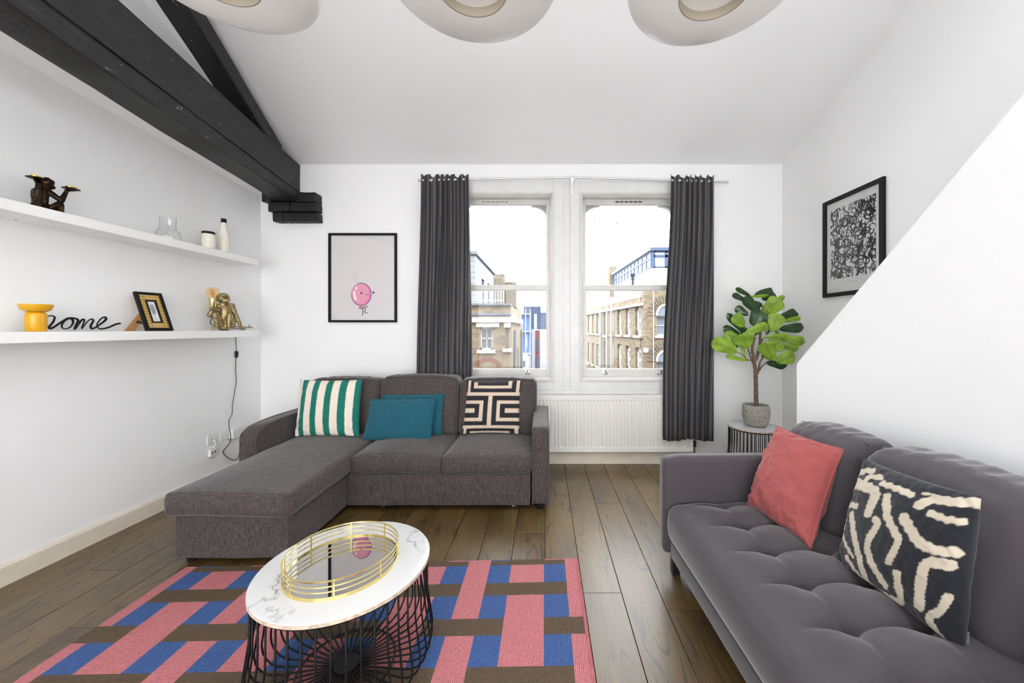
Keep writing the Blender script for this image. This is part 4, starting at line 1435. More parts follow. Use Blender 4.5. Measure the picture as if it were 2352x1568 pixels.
def tuft(p, q):
    o = p.copy()
    a = p[:, 0] + 0.42
    b = p[:, 1] + L2 / 2
    top = np.clip((q[:, 2] - 0.3) / 0.7, 0, 1)
    d = np.zeros(len(p))
    inb = np.full(len(p), 1e9)
    for aa in AB:
        for bb in BB:
            dd = np.hypot((a - aa), (b - bb))
            d -= 0.030 * np.exp(-(dd / 0.03) ** 2) + 0.022 * np.exp(-(dd / 0.075) ** 2)
    for bb in BB:
        g = smooth01((a - 0.10) / 0.12) * smooth01((0.72 - a) / 0.08)
        d -= 0.011 * np.exp(-((b - bb) / 0.014) ** 2) * g
    for aa in AB:
        d -= 0.008 * np.exp(-((a - aa) / 0.014) ** 2)
    per = np.abs(np.sin(math.pi * (b - BB[0]) / 0.2135))
    d += 0.016 * per ** 0.7 * smooth01((a - 0.08) / 0.16)
    d += 0.018 * smooth01((a - 0.02) / 0.2) - 0.004
    edge = np.clip(1 - np.abs(q[:, 1]) ** 12, 0, 1)
    o[:, 2] += d * top * (0.3 + 0.7 * edge)
    # rounded nose of the mattress
    fr = q[:, 0] < -0.9
    o[:, 0] -= np.where(fr, 0.02 * (1 - q[:, 2] ** 2), 0)
    return o
st_ = soft2('seat_mattress', 0.02, 0.82, 0.10, L2 - 0.10, 0.215, 0.435, 0.045, (52, 150, 5), tuft)
for aa in AB:
    for bb in BB:
        m_ = MB(); m_.lathe([(0.0005, 0.010), (0.006, 0.009), (0.010, 0.005), (0.011, -0.004)], XF2 @ Vector((aa, bb, 0.394)), 10)
        m_.obj('button', FG, st_, 180)
def backc2(b0, b1, seed, ztop=0.925, lean=0.30):
    def fn(p, q):
        o = p.copy()
        m = np.clip((1 - np.abs(q[:, 1]) ** 3) * (1 - np.abs(q[:, 2]) ** 3), 0, 1)
        o[:, 0] += np.where(q[:, 0] < 0, -0.04 * m, 0.01 * m)
        o[:, 2] += np.where(q[:, 2] > 0.2, 0.025 * (1 - q[:, 1] ** 2), 0)
        o[:, 0] += p[:, 2] * lean
        wr = vnoise(np.stack([p[:, 0] * 0.5, p[:, 1] * 1.6, p[:, 2] * 0.8], 1), 14, seed)
        top = np.clip((q[:, 2] - 0.1) / 0.9, 0, 1)
        o[:, 0] += wr * 0.014 * top * (np.abs(q[:, 0]) > 0.7)
        o[:, 2] += wr * 0.012 * (q[:, 2] > 0.85)
        return o
    a0, a1, z0, z1 = 0.70, 0.935, 0.415, ztop - 0.02
    b_ = soft2('back_cushion', a0, a1, b0, b1, z0, z1, 0.07, (6, 26, 22), fn)
    # seam along the upper front edge
    hy, hz, hx = (b1 - b0) / 2, (z1 - z0) / 2, (a1 - a0) / 2
    lp = np.array([(0.0, y, hz - 0.004) for y in np.linspace(-hy + 0.03, hy - 0.03, 24)])
    lp[:, 0] = -hx * 0.45
    p2 = fn(lp, lp / np.array([hx, hy, hz]))
    m_ = MB(); m_.tube([XF2 @ Vector((x + (a0 + a1) / 2, y + (b0 + b1) / 2, z + (z0 + z1) / 2 + 0.001)) for x, y, z in p2], 0.0028, 5)
    m_.obj('seam', FG, b_, 180)
backc2(0.035, 0.545, 3, 0.905)
backc2(0.55, 1.20, 8, 0.925)
backc2(1.205, 1.84, 14, 0.925)
for (a, b) in ((0.07, 0.07), (0.98, 0.07), (0.07, L2 - 0.07), (0.98, L2 - 0.07), (0.09, 0.16)):
    if b == 0.16:
        continue
    m_ = MB(); m_.box(a - 0.022, a + 0.022, b - 0.02, b + 0.02, 0, 0.13, XF2, 0.003); m_.obj('leg', 'leg_black', sofa2)

place('pink_cushion', 'dusky pink velvet cushion leaning in the far corner of the tufted sofa', [(1.145, 2.085, 0.45), (1.215, 1.69, 0.44), (1.455, 1.805, 0.85), (1.375, 2.18, 0.865)], 0.088, None, 'velvet_pink', 50, 'velvet_pink', 0.007, seed=3.0, wr=0.016, pinch=0.05, powr=0.45)
bq = dict(TL=(1185, 300), TR=(1850, 520), BR=(1760, 1405), BL=(1035, 895))
strokes = [([(1130, 450), (1160, 395), (1215, 375), (1280, 375)], 20), ([(1165, 435), (1290, 475), (1340, 510), (1310, 615)], 34), ([(1258, 422), (1295, 408), (1345, 415)], 18),
           ([(1370, 450), (1480, 485), (1535, 512)], 20), ([(1590, 570), (1650, 535), (1750, 548), (1842, 550)], 30), ([(1652, 612), (1720, 640), (1803, 655)], 22),
           ([(1105, 550), (1160, 560), (1222, 575)], 17), ([(1410, 522), (1430, 640), (1490, 750), (1478, 810), (1432, 890)], 26), ([(1362, 655), (1365, 690), (1310, 780), (1310, 880), (1375, 1040)], 26),
           ([(1184, 618), (1212, 740), (1237, 860), (1242, 1032)], 24), ([(1085, 720), (1130, 780), (1185, 868)], 14), ([(1090, 650), (1113, 690), (1135, 652)], 15),
           ([(1520, 640), (1600, 765), (1690, 812), (1778, 818)], 33), ([(1760, 892), (1645, 890), (1605, 1000), (1575, 1145)], 36), ([(1472, 958), (1458, 1108), (1420, 1128), (1285, 1088)], 28),
           ([(1738, 1075), (1690, 1160), (1612, 1220), (1650, 1345), (1680, 1368)], 28), ([(1135, 872), (1170, 950), (1205, 1012)], 18), ([(1370, 1155), (1480, 1220), (1580, 1318)], 14), ([(1590, 500), (1645, 506)], 9)]
def brush_col(u, v):
    w = {k: np.array(x, float) for k, x in bq.items()}
    b = 1 - v
    A_, B_ = [], []
    for (uu, bb), key in (((0, 0), 'BL'), ((1, 0), 'BR'), ((1, 1), 'TR'), ((0, 1), 'TL')):
        X_, Y_ = w[key]
        A_ += [[uu, bb, 1, 0, 0, 0, -uu * X_, -bb * X_], [0, 0, 0, uu, bb, 1, -uu * Y_, -bb * Y_]]
        B_ += [X_, Y_]
    h_ = np.linalg.solve(np.array(A_, float), np.array(B_, float))
    dn = h_[6] * u + h_[7] * b + 1
    x, y = (h_[0] * u + h_[1] * b + h_[2]) / dn, (h_[3] * u + h_[4] * b + h_[5]) / dn
    k = np.zeros_like(u)
    wob = 3.0 * np.sin(x * 0.11 + y * 0.07) + 2.0 * np.sin(y * 0.23 - x * 0.05)
    for pts, wd in strokes:
        d = seg_dist(x, y, smooth_poly(pts, 4)) + wob
        k = np.maximum(k, np.clip((wd * 0.86 - d) / 5.0 + 0.5, 0, 1))
    return np.array(lin((22, 25, 33)))[None] * (1 - k[:, None]) + np.array(lin((206, 194, 174)))[None] * k[:, None]
bc = place('brushstroke_cushion', 'black cushion embroidered with cream brush strokes on the tufted sofa', [(1.262, 1.595, 0.44), (1.30, 1.145, 0.435), (1.345, 1.14, 0.922), (1.385, 1.60, 0.88)], 0.075, brush_col, 'embroidered_print', 150, seed=5.0, wr=0.006, pinch=0.04)
m_ = MB(); p_ = at(2216, 1466, 1.155) ; m_.box(p_.x - 0.012, p_.x + 0.012, p_.y - 0.003, p_.y + 0.001, p_.z - 0.022, p_.z + 0.022, None, 0.001)
m_.obj('fabric_tag', 'tag_grey', bc)

# ================================================================== wire tables
def wire_table(name, label, c, r, h, nw, disc_r, ring_r, bulge, top_mat, grp, top_t=0.019, zo=0.0):
    t = thing(name, label, 'table', (c[0], c[1], 0), grp)
    m_ = MB()
    m_.lathe([(0.0005, h - top_t), (r - 0.004, h - top_t), (r, h - top_t + 0.003), (r, h - 0.004), (r - 0.003, h - 0.003)], (c[0], c[1], 0), 96)
    m_.obj('table_edge', 'chipped_edge', t, 40)
    m_ = MB(); m_.lathe([(0.0005, h - 0.004), (r - 0.001, h - 0.004), (r - 0.002, h - 0.001), (r - 0.005, h), (0.0005, h)], (c[0], c[1], 0), 96)
    m_.obj('table_top', top_mat, t, 40)
    m_ = MB(); m_.tube([(c[0] + (r - 0.012) * math.cos(a), c[1] + (r - 0.012) * math.sin(a), h - top_t - 0.005) for a in np.linspace(0, 2 * math.pi, 64, endpoint=False)], 0.005, 6, closed=True)
    m_.obj('top_ring', 'wire_black', t, 180)
    # one wire, turned round the axis
    rr = 0.09
    prof = [(r - 0.012, h - top_t - 0.004), (r - 0.010, h * 0.6), (r + bulge, rr + 0.03)]
    for k in range(6):
        a = math.pi / 2 * k / 5
        prof.append((r + bulge - rr + rr * math.cos(a), 0.016 + zo + rr - rr * math.sin(a)))
    prof.append((disc_r * 0.8, 0.014 + zo))
    m_ = MB(); m_.tube([(x, 0, z) for x, z in prof], 0.0039, 6)
    w0 = m_.obj('wire', 'wire_black', t, 180)
    for k in range(nw):
        o = w0 if k == 0 else w0.copy()
        if k:
            C.objects.link(o)
        o.parent = t
        o.matrix_parent_inverse = Matrix.Identity(4)
        o.rotation_euler = (0, 0, 2 * math.pi * (k + 0.37) / nw)
    m_ = MB(); m_.lathe([(0.0005, 0.010), (disc_r, 0.010), (disc_r, 0.022), (0.0005, 0.022)], (c[0], c[1], zo), 32); m_.obj('base_disc', 'wire_black', t, 40)
    m_ = MB(); m_.tube([(c[0] + ring_r * math.cos(a), c[1] + ring_r * math.sin(a), 0.0145 + zo) for a in np.linspace(0, 2 * math.pi, 56, endpoint=False)], 0.004, 6, closed=True); m_.obj('base_ring', 'wire_black', t, 180)
    return t
CT = (-0.838, 1.572)
wire_table('coffee_table', 'round marble coffee table on black wire basket base standing on the rug', CT, 0.336, 0.45, 44, 0.05, 0.19, 0.012, 'white_marble', 'wire basket tables')
ST = (2.035, 3.60)
simple('glass_grey', lin((196, 198, 200)), 0.1)
wire_table('side_table', 'small round wire side table under the potted fig in the corner', ST, 0.228, 0.5, 40, 0.04, 0.12, 0.0, 'glass_grey', 'wire basket tables', zo=-0.0095)

# gold tray
tc_ = (-0.842, 1.553)
tray = thing('mirror_tray', 'round gold gallery tray with mirrored base on the coffee table', 'tray', (tc_[0], tc_[1], 0.45))
TR_ = 0.213
m_ = MB(); m_.lathe([(0.0005, 0.451), (TR_ - 0.003, 0.451), (TR_ - 0.003, 0.4555), (0.0005, 0.4555)], (tc_[0], tc_[1], 0), 72); m_.obj('mirror', 'tray_mirror', tray, 30)
m_ = MB(); m_.lathe([(TR_ - 0.002, 0.4505), (TR_ + 0.001, 0.4505), (TR_ + 0.001, 0.463), (TR_ - 0.002, 0.463)], (tc_[0], tc_[1], 0), 72, closed=True); m_.obj('base_band', 'gold_metal', tray, 30)
for z in (0.482, 0.501, 0.521):
    m_ = MB(); m_.lathe([(TR_ - 0.0015, z - 0.002), (TR_ + 0.001, z - 0.002), (TR_ + 0.001, z + 0.002), (TR_ - 0.0015, z + 0.002)] if z < 0.52 else [(TR_ - 0.0025, z - 0.0025), (TR_ + 0.0025, z - 0.0025), (TR_ + 0.0025, z + 0.0025), (TR_ - 0.0025, z + 0.0025)], (tc_[0], tc_[1], 0), 72, closed=True)
    m_.obj('rail', 'gold_metal', tray, 30)
for k in range(8):
    a = 2 * math.pi * k / 8 + 0.35
    m_ = MB(); m_.box(-0.003, 0.003, -0.003, 0.003, 0.4505, 0.5245, Matrix.Translation((tc_[0] + TR_ * math.cos(a), tc_[1] + TR_ * math.sin(a), 0)) @ Matrix.Rotation(a, 4, 'Z'), 0.0008)
    m_.obj('post', 'gold_metal', tray)

# ================================================================== radiator
rad = thing('radiator', 'long white ribbed panel radiator under the windows', 'radiator', (0.6, 3.92, 0.15))
RX0, RX1, RYF, RZ0, RZ1 = -0.40, 1.56, 3.885, 0.16, 0.745
def rad_panel():
    pitch = 0.0385
    xs, ys = [RX0], [0.0]
    n = int((RX1 - RX0 - 0.03) / pitch)
    x = RX0 + 0.02
    for k in range(n):
        for dx, d in ((0, 0), (0.004, 0.0), (0.009, 0.009), (0.022, 0.009), (0.027, 0.0)):
            xs.append(x + dx); ys.append(d)
        x += pitch
    xs.append(RX1); ys.append(0)
    zs = [(RZ0, 0), (RZ0 + 0.03, 0), (RZ0 + 0.045, 1), (RZ1 - 0.065, 1), (RZ1 - 0.05, 0), (RZ1 - 0.025, 0)]
    V, Fc = [], []
    m = len(xs)
    for z, k in zs:
        for xx, d in zip(xs, ys):
            V.append((xx, RYF + d * k, z))
    for j in range(len(zs) - 1):
        for i in range(m - 1):
            Fc.append((j * m + i, j * m + i + 1, (j + 1) * m + i + 1, (j + 1) * m + i))
    mb = MB().add(V, Fc)
    mb.box(RX0, RX1, RYF + 0.02, RYF + 0.03, RZ0, RZ1 - 0.03)
    mb.obj('front_panel', 'radiator_white', rad)
rad_panel()
m_ = MB(); m_.box(RX0 - 0.004, RX0 + 0.004, RYF - 0.004, RYF + 0.066, RZ0, RZ1, None, 0.002); m_.box(RX1 - 0.004, RX1 + 0.004, RYF - 0.004, RYF + 0.066, RZ0, RZ1, None, 0.002); m_.obj('side_cover', 'radiator_white', rad)
m_ = MB(); m_.box(RX0, RX1, RYF - 0.005, RYF + 0.004, RZ1 - 0.028, RZ1, None, 0.002); m_.box(RX0, RX1, RYF + 0.055, RYF + 0.064, RZ1 - 0.02, RZ1, None, 0.002)
for k in range(120):
    x = RX0 + 0.01 + k * (RX1 - RX0 - 0.02) / 119
    m_.box(x - 0.002, x + 0.002, RYF + 0.004, RYF + 0.055, RZ1 - 0.006, RZ1 + 0.004)
m_.obj('top_grille', 'radiator_white', rad)
m_ = MB(); m_.box(RX0, RX1, RYF - 0.002, RYF + 0.01, RZ0 - 0.012, RZ0 + 0.004, None, 0.002); m_.obj('lower_lip', 'radiator_white', rad)
m_ = MB(); m_.tube([(RX0, 3.945, 0.105), (RX1 + 0.03, 3.945, 0.105)], 0.011, 8); m_.obj('pipe', 'skirting_cream', rad, 60)
m_ = MB(); m_.tube([(RX1 + 0.035, 3.93, 0.10), (RX1 + 0.035, 3.93, 0.19)], 0.008, 8); m_.obj('supply_pipe', 'brass_pipe', rad, 60)
m_ = MB(); m_.tube([(RX1 + 0.035, 3.93, 0.19), (RX1 + 0.035, 3.93, 0.25)], 0.016, 10); m_.tube([(RX1 + 0.004, 3.93, 0.2), (RX1 + 0.04, 3.93, 0.2)], 0.011, 8); m_.tube([(RX1 + 0.02, 3.93, 0.24), (RX1 + 0.05, 3.93, 0.24)], 0.009, 8); m_.obj('valve', 'cord_dark', rad, 50)

# ================================================================== curtains and rod
rod = thing('curtain_rod', 'thin silver curtain rod across both windows', 'curtain rod', (0.3, 3.85, 3.0))
pl, pm, pr = at(965, 414, 3.86), at(1315, 408, 3.86), at(1668, 418, 3.86)
for nm, a, b in (('l', pl, pm), ('r', pm, pr)):
    m_ = MB(); m_.tube([a, a.lerp(b, 0.5) + Vector((0, 0, 0.003)), b], 0.0115, 10); m_.obj('rod', 'rod_silver', rod, 60)
for p, s in ((pl, -1), (pr, 1)):
    m_ = MB(); m_.tube([p, p + Vector((s * 0.02, 0, 0))], 0.015, 12); m_.obj('end_cap', 'rod_silver', rod, 50)
for p in (pl + Vector((0.12, 0, 0)), pr - Vector((0.14, 0, 0))):
    m_ = MB(); m_.box(p.x - 0.012, p.x + 0.012, p.y, YW, p.z - 0.014, p.z + 0.006, None, 0.002); m_.obj('bracket', 'rod_silver', rod)
m_ = MB(); m_.box(pm.x - 0.022, pm.x + 0.022, pm.y - 0.015, pm.y + 0.015, pm.z - 0.016, pm.z + 0.018, None, 0.004); m_.box(pm.x - 0.02, pm.x + 0.02, YW - 0.03, YW - 0.018, pm.z - 0.13, pm.z + 0.01, None, 0.002); m_.box(pm.x - 0.012, pm.x + 0.012, pm.y, YW - 0.02, pm.z - 0.012, pm.z + 0.008, None, 0.002)
m_.obj('centre_bracket', 'rod_silver', rod)

def curtain(name, label, xt, xb, ztop, zbot, yc, seed, nf, wide=None):
    """hanging cloth in nf folds; xt/xb = (left,right) at top and bottom"""
    t = thing(name, label, 'curtain', ((xb[0] + xb[1]) / 2, yc, zbot), 'dark woven curtains')
    ns, nz = nf * 14, 44
    rr = random.Random(seed)
    ph = [rr.uniform(-0.5, 0.5) for _ in range(nf + 2)]
    am = [rr.uniform(0.6, 1.25) for _ in range(nf + 2)]
    V, uvs = [], []
    for j in range(nz + 1):
        k = j / nz
        z = ztop + (zbot - ztop) * k
        x0 = xt[0] + (xb[0] - xt[0]) * smooth01(np.array(k * 1.3)) ; x1 = xt[1] + (xb[1] - xt[1]) * k
        al = 0.0
        prev = None
        for i in range(ns + 1):
            s = i / ns
            fi = (s + 0.035 * math.sin(2 * math.pi * s + seed) + 0.022 * math.sin(4 * math.pi * s + 2.1 * seed) - 0.035 * math.sin(seed) - 0.022 * math.sin(2.1 * seed)) * nf
            fi = min(max(fi, 0.0), nf - 1e-6)
            a0 = am[int(fi)] * (1 - fi % 1) + am[int(fi) + 1] * (fi % 1)
            p0 = ph[int(fi)] * (1 - fi % 1) + ph[int(fi) + 1] * (fi % 1)
            A = 0.025 * a0 * (1.0 - 0.1 * k)
            w = 2 * math.pi * fi + p0 * (0.3 + k)
            y = yc + A * math.sin(w) + 0.006 * math.sin(2.3 * w + 3 * k + seed) * k
            x = x0 + (x1 - x0) * (s + 0.010 * math.sin(2 * w + 1.0))
            zz = z
            if j == 0:
                zz += 0.02 * math.sin(w + 0.6) - 0.012 * (math.sin(w * 0.5 + seed) > 0.6)
            if j == nz:
                zz += 0.012 * math.sin(3.0 * s * math.pi + seed)
            V.append((x, y, zz))
            if prev is not None:
                al += math.hypot(x - prev[0], y - prev[1])
            prev = (x, y)
            uvs.append((al, z))
    W = ns + 1
    Fc = []
    for j in range(nz):
        for i in range(ns):
            a = j * W + i
            Fc.append((a, a + W, a + W + 1, a + 1))
    o = mesh_obj('cloth', V, Fc, 'curtain_weave', t, 180)
    uvl = o.data.uv_layers.new(name='UVMap')
    li = np.empty(len(o.data.loops), dtype=np.int32); o.data.loops.foreach_get('vertex_index', li)
    uvl.data.foreach_set('uv', np.array(uvs, dtype=np.float32)[li].ravel())
    sm = o.modifiers.new('thickness', 'SOLIDIFY'); sm.thickness = 0.0025; sm.offset = 0
    return t, V, W
cu1, V1, W1 = curtain('curtain', 'dark striped curtain gathered at the left, falling behind the corner sofa', (-1.283, -0.79), (-1.325, -0.735), 3.035, 0.29, 3.842, 3, 7)
cu2, V2, W2 = curtain('curtain', 'dark striped curtain gathered at the right, hanging in front of the radiator', (1.313, 1.757), (1.228, 1.752), 3.03, 0.285, 3.842, 9, 7)
for t, x0, x1, z in ((cu1, -1.283, -0.79, 2.985), (cu2, 1.313, 1.757, 2.978)):
    for k in range(8):
        x = x0 + 0.03 + k * (x1 - x0 - 0.06) / 7
        m_ = MB(); m_.tube([(x, 3.858 + 0.013 * math.cos(a), z + 0.013 * math.sin(a)) for a in np.linspace(0, 2 * math.pi, 16, endpoint=False)], 0.004, 6, closed=True)
        m_.obj('eyelet', 'chrome', t, 180)

# ================================================================== pendant lamps
def pendant(label, x, y, z, r=0.272):
    t = thing('pendant_lamp', label, 'lamp', (x, y, z), 'white saucer pendant lamps')
    hr = 0.108
    prof = [(hr, 0.0)]
    for k in range(1, 15):
        a = k / 14.0
        prof.append((hr + (r - hr) * math.sin(a * math.pi / 2) ** 0.92, 0.045 * (1 - math.cos(a * math.pi / 2))))
    prof.append((r + 0.001, 0.052))
    for k in range(1, 12):
        a = k / 11.0
        prof.append((r - (r - 0.03) * a, 0.052 + 0.12 * math.sin(a * math.pi / 2)))
    prof.append((0.025, 0.18))
    inner = [(0.022, 0.17), (r - 0.06, 0.09), (r - 0.012, 0.052), (hr + 0.08, 0.014), (hr + 0.004, 0.006)]
    m_ = MB(); m_.lathe(prof + inner, (x, y, z), 72, closed=True); m_.obj('shade', 'lamp_shade_white', t, 60)
    m_ = MB(); m_.lathe([(hr - 0.001, 0.0), (hr + 0.003, 0.0), (hr + 0.003, 0.035), (hr - 0.001, 0.035)], (x, y, z), 56, closed=True); m_.obj('inner_ring', 'lamp_inner_beige', t, 30)
    m_ = MB(); m_.lathe([(0.0005, 0.032), (hr, 0.032), (hr, 0.036), (0.0005, 0.036)], (x, y, z), 48); m_.obj('diffuser', 'lamp_shade_white', t, 30)
    m_ = MB(); m_.tube([(x, y, z + 0.18), (x, y, z + 0.25)], 0.024, 12); m_.obj('cap', 'lamp_shade_white', t, 50)
    m_ = MB(); m_.tube([(x, y, z + 0.24), (x, y, ceil_z(y) + 0.02)], 0.004, 6); m_.obj('cord', 'socket_white', t, 60)
    m_ = MB(); m_.lathe([(0.05, 0), (0.045, 0.03), (0.02, 0.09), (0.0005, 0.09)], (x, y, ceil_z(y) - 0.045), 20); m_.obj('ceiling_rose', 'socket_white', t, 50)
pendant('white saucer pendant lamp next to the black rafter', -0.985, 1.11, 2.50)
pendant('white saucer pendant lamp in the middle of the row of three', -0.225, 1.15, 2.50)
pendant('white saucer pendant lamp farthest from the black rafter', 0.54, 1.165, 2.50)

# ================================================================== shelves
sh_hi = thing('wall_shelf', 'upper white floating shelf on the left wall carrying the dark monkey', 'shelf', (-2.91, 2, 2.058), 'floating shelves')
MB().box(XL, -2.79, YB + 0.9, 3.615, 2.058, 2.116, None, 0.0015).obj('board', 'shelf_white', sh_hi)
for px, py in ((36, 505), (457, 592)):
    Y = (2.058 - CH) * F / (PY - py)
    X = (px - PX) / F * Y
    m_ = MB(); m_.lathe([(0.0005, 2.0574), (0.005, 2.0574), (0.005, 2.0582), (0.0005, 2.0582)], (X, Y, 0), 10); m_.obj('screw_hole', 'black_slot', sh_hi)
sh_lo = thing('wall_shelf', 'lower white floating shelf on the left wall carrying the gold monkey lamp', 'shelf', (-2.91, 2, 1.364), 'floating shelves')
MB().box(XL, -2.79, YB + 0.9, 3.62, 1.364, 1.424, None, 0.0015).obj('board', 'shelf_white', sh_lo)

def remesh_figure(mb, name, mat, parent, vox, smooth=3):
    me = bpy.data.meshes.new(name)
    me.from_pydata(mb.v, [], mb.f)
    tmp = bpy.data.objects.new(name + '_tmp', me); C.objects.link(tmp)
    rm = tmp.modifiers.new('r', 'REMESH'); rm.mode = 'VOXEL'; rm.voxel_size = vox
    sm = tmp.modifiers.new('s', 'SMOOTH'); sm.iterations = smooth; sm.factor = 0.5
    dg = bpy.context.evaluated_depsgraph_get()
    ev = tmp.evaluated_get(dg)
    m2 = bpy.data.meshes.new_from_object(ev)
    m2.name = name
    bpy.data.objects.remove(tmp)
    m2.materials.clear(); m2.materials.append(M(mat))
    m2.polygons.foreach_set('use_smooth', [True] * len(m2.polygons))
    o = bpy.data.objects.new(name, m2); C.objects.link(o)
    o.parent = parent; o.matrix_parent_inverse = INV[parent.name]
    return o

# ---- dark monkey with two trays (upper shelf)
mk = thing('monkey_figurine', 'dark bronze monkey figurine balancing two gold trays on upper shelf', 'figurine', (-2.92, 2.19, 2.116))
S1 = 14.256
def p1(cx_, cy_, w=0.0):
    p = on_plane(40 + cx_ / S1, 390 + cy_ / S1, -2.925, 2.185, math.radians(66), w)
    return p
def r1(r):
    return r / S1 / 440.0
mb = MB()
def cap1(a, b, ra, rb, wa=0.0, wb=None):
    mb.capsule(p1(*a, wa), p1(*b, wa if wb is None else wb), r1(ra), r1(rb))
cap1((720, 1250), (740, 1050), 190, 200)
cap1((740, 1000), (780, 720), 205, 190)
cap1((640, 900), (620, 720), 150, 130, -0.02)
cap1((860, 560), (960, 430), 130, 185)
cap1((980, 370), (1080, 400), 150, 110)
cap1((1040, 520), (1140, 570), 120, 85)
cap1((1140, 560), (1185, 600), 75, 48)
cap1((820, 470), (800, 500), 60, 60, 0.035)
cap1((640, 660), (690, 880), 95, 85, 0.03)
cap1((690, 880), (680, 470), 85, 72, 0.035)
cap1((680, 450), (630, 335), 72, 80, 0.03, 0.01)
cap1((600, 330), (820, 350), 60, 60)
cap1((1030, 720), (1430, 1010), 105, 85, 0.0, 0.02)
cap1((1440, 1010), (1610, 700), 88, 58, 0.02, 0.01)
cap1((1610, 670), (1880, 685), 50, 30, 0.01)
cap1((620, 1180), (980, 1290), 150, 100, 0.03)
cap1((640, 1080), (700, 1000), 110, 90, 0.04)
cap1((1000, 1270), (1370, 1130), 80, 110, 0.02)
cap1((1390, 1150), (1430, 1330), 115, 80, 0.02)
for (a, b) in (((700, 1330), (1450, 1400)), ((640, 1300), (720, 1390))):
    cap1(a, b, 90, 80, 0.01)
for v in range(len(mb.v)):
    x, y, z = mb.v[v]
    mb.v[v] = (x, y, max(z, 2.1165))
remesh_figure(mb, 'monkey_body', 'bronze_dark', mk, 0.0032, 2)
def tray_disc(c, R_, nm, z0):
    m_ = MB(); m_.lathe([(0.0005, 0), (R_ * 0.6, 0.0005), (R_, 0.006), (R_, 0.008), (R_ * 0.6, 0.004), (0.0005, 0.004)], c, 36); a = m_.obj('tray', 'bronze_dark', mk, 40)
    m_ = MB(); m_.lathe([(0.0005, 0.003), (R_ * 0.52, 0.003), (R_ * 0.62, 0.017), (R_ * 0.6, 0.018), (R_ * 0.5, 0.008), (0.0005, 0.008)], c, 36); m_.obj('gold_dish', 'gold_bright', a, 40)
tray_disc(p1(600, 285, 0.012) - Vector((0, 0, 0.004)), 0.037, 'a', 0)
tray_disc(p1(1755, 640, 0.012) - Vector((0, 0, 0.004)), 0.038, 'b', 0)

# ---- gold monkey lamp (lower shelf)
ml = thing('monkey_lamp', 'antique gold sitting monkey lamp holding a clear globe bulb on lower shelf', 'lamp', (-2.90, 3.4, 1.424))
S2 = 11.2
def p2(cx_, cy_, w=0.0):
    return on_plane(460 + cx_ / S2, 640 + cy_ / S2, -2.905, 3.40, math.radians(62), w)
def r2(r):
    return r / S2 / 258.0
mb = MB()
def cap2(a, b, ra, rb, wa=0.0, wb=None):
    mb.capsule(p2(*a, wa), p2(*b, wa if wb is None else wb), r2(ra), r2(rb))
cap2((620, 1220), (610, 1050), 150, 130)
cap2((610, 1050), (640, 800), 125, 140)
cap2((480, 710), (810, 700), 75, 80)
cap2((600, 680), (590, 600), 85, 85)
cap2((550, 500), (590, 480), 125, 125)
cap2((640, 560), (700, 560), 85, 52, 0.03, 0.045)
cap2((660, 610), (690, 600), 60, 45, 0.03, 0.04)
cap2((600, 425), (690, 430), 50, 35, 0.045)
cap2((425, 500), (440, 540), 40, 30, 0.0)
cap2((700, 470), (740, 540), 45, 35, 0.03)
cap2((800, 700), (925, 960), 75, 55, 0.0, 0.01)
cap2((925, 960), (1040, 1220), 58, 38, 0.01, 0.02)
cap2((1030, 1245), (1180, 1285), 36, 18, 0.02)
cap2((1020, 1250), (1130, 1295), 34, 18, 0.03)
cap2((470, 720), (270, 930), 75, 62, -0.02, 0.0)
cap2((250, 930), (330, 780), 66, 48, 0.0, 0.015)
cap2((270, 770), (400, 775), 40, 40, 0.03)
cap2((560, 1180), (390, 920), 85, 66, 0.02, 0.06)
cap2((390, 920), (430, 1210), 66, 42, 0.06, 0.05)
cap2((430, 1240), (320, 1280), 42, 26, 0.055, 0.065)
cap2((680, 1180), (760, 930), 85, 70, 0.02, 0.07)
cap2((760, 930), (730, 1220), 68, 44, 0.07, 0.06)
cap2((730, 1260), (725, 1285), 48, 34, 0.06, 0.08)
cap2((840, 1060), (830, 1230), 70, 60, 0.0)
cap2((860, 1225), (1350, 1258), 15, 17, -0.005)
cap2((1262, 1185), (1268, 1245), 16, 18, -0.005)
for v in range(len(mb.v)):
    x, y, z = mb.v[v]
    mb.v[v] = (x, y, max(z, 1.4245))
remesh_figure(mb, 'monkey_body', 'antique_gold', ml, 0.0034, 2)
sc_ = p2(318, 730, 0.03)
up_ = p2(318, 500, 0.03).z - sc_.z
m_ = MB(); m_.lathe([(0.0005, 0), (0.024, 0), (0.027, 0.006), (0.027, up_), (0.022, up_ + 0.004), (0.0005, up_ + 0.004)], sc_, 24); m_.obj('socket', 'gold_metal', ml, 40)
m_ = MB(); m_.lathe([(0.0005, -0.034), (0.014, -0.034), (0.02, -0.02), (0.024, -0.004), (0.0005, -0.004)], sc_, 20); m_.obj('socket_base', 'antique_gold', ml, 40)
bc_ = p2(285, 352, 0.03); br = 0.049
bc_ = Vector((sc_.x, sc_.y, bc_.z))
prof = [(0.012, sc_.z + up_ - bc_.z), (0.014, -br * 0.96 + 0.004)]
for k in range(3, 16):
    a = -math.pi / 2 + math.pi * k / 16
    prof.append((br * math.cos(a), br * math.sin(a)))
prof.append((0.0006, br))
m_ = MB(); m_.lathe(prof, bc_, 28); bulb = m_.obj('bulb', 'bulb_glass', ml, 180)
m_ = MB()
hx = [(bc_.x + 0.013 * math.cos(6 * math.pi * k / 40), bc_.y + 0.013 * math.sin(6 * math.pi * k / 40), bc_.z - 0.022 + 0.045 * k / 40) for k in range(41)]
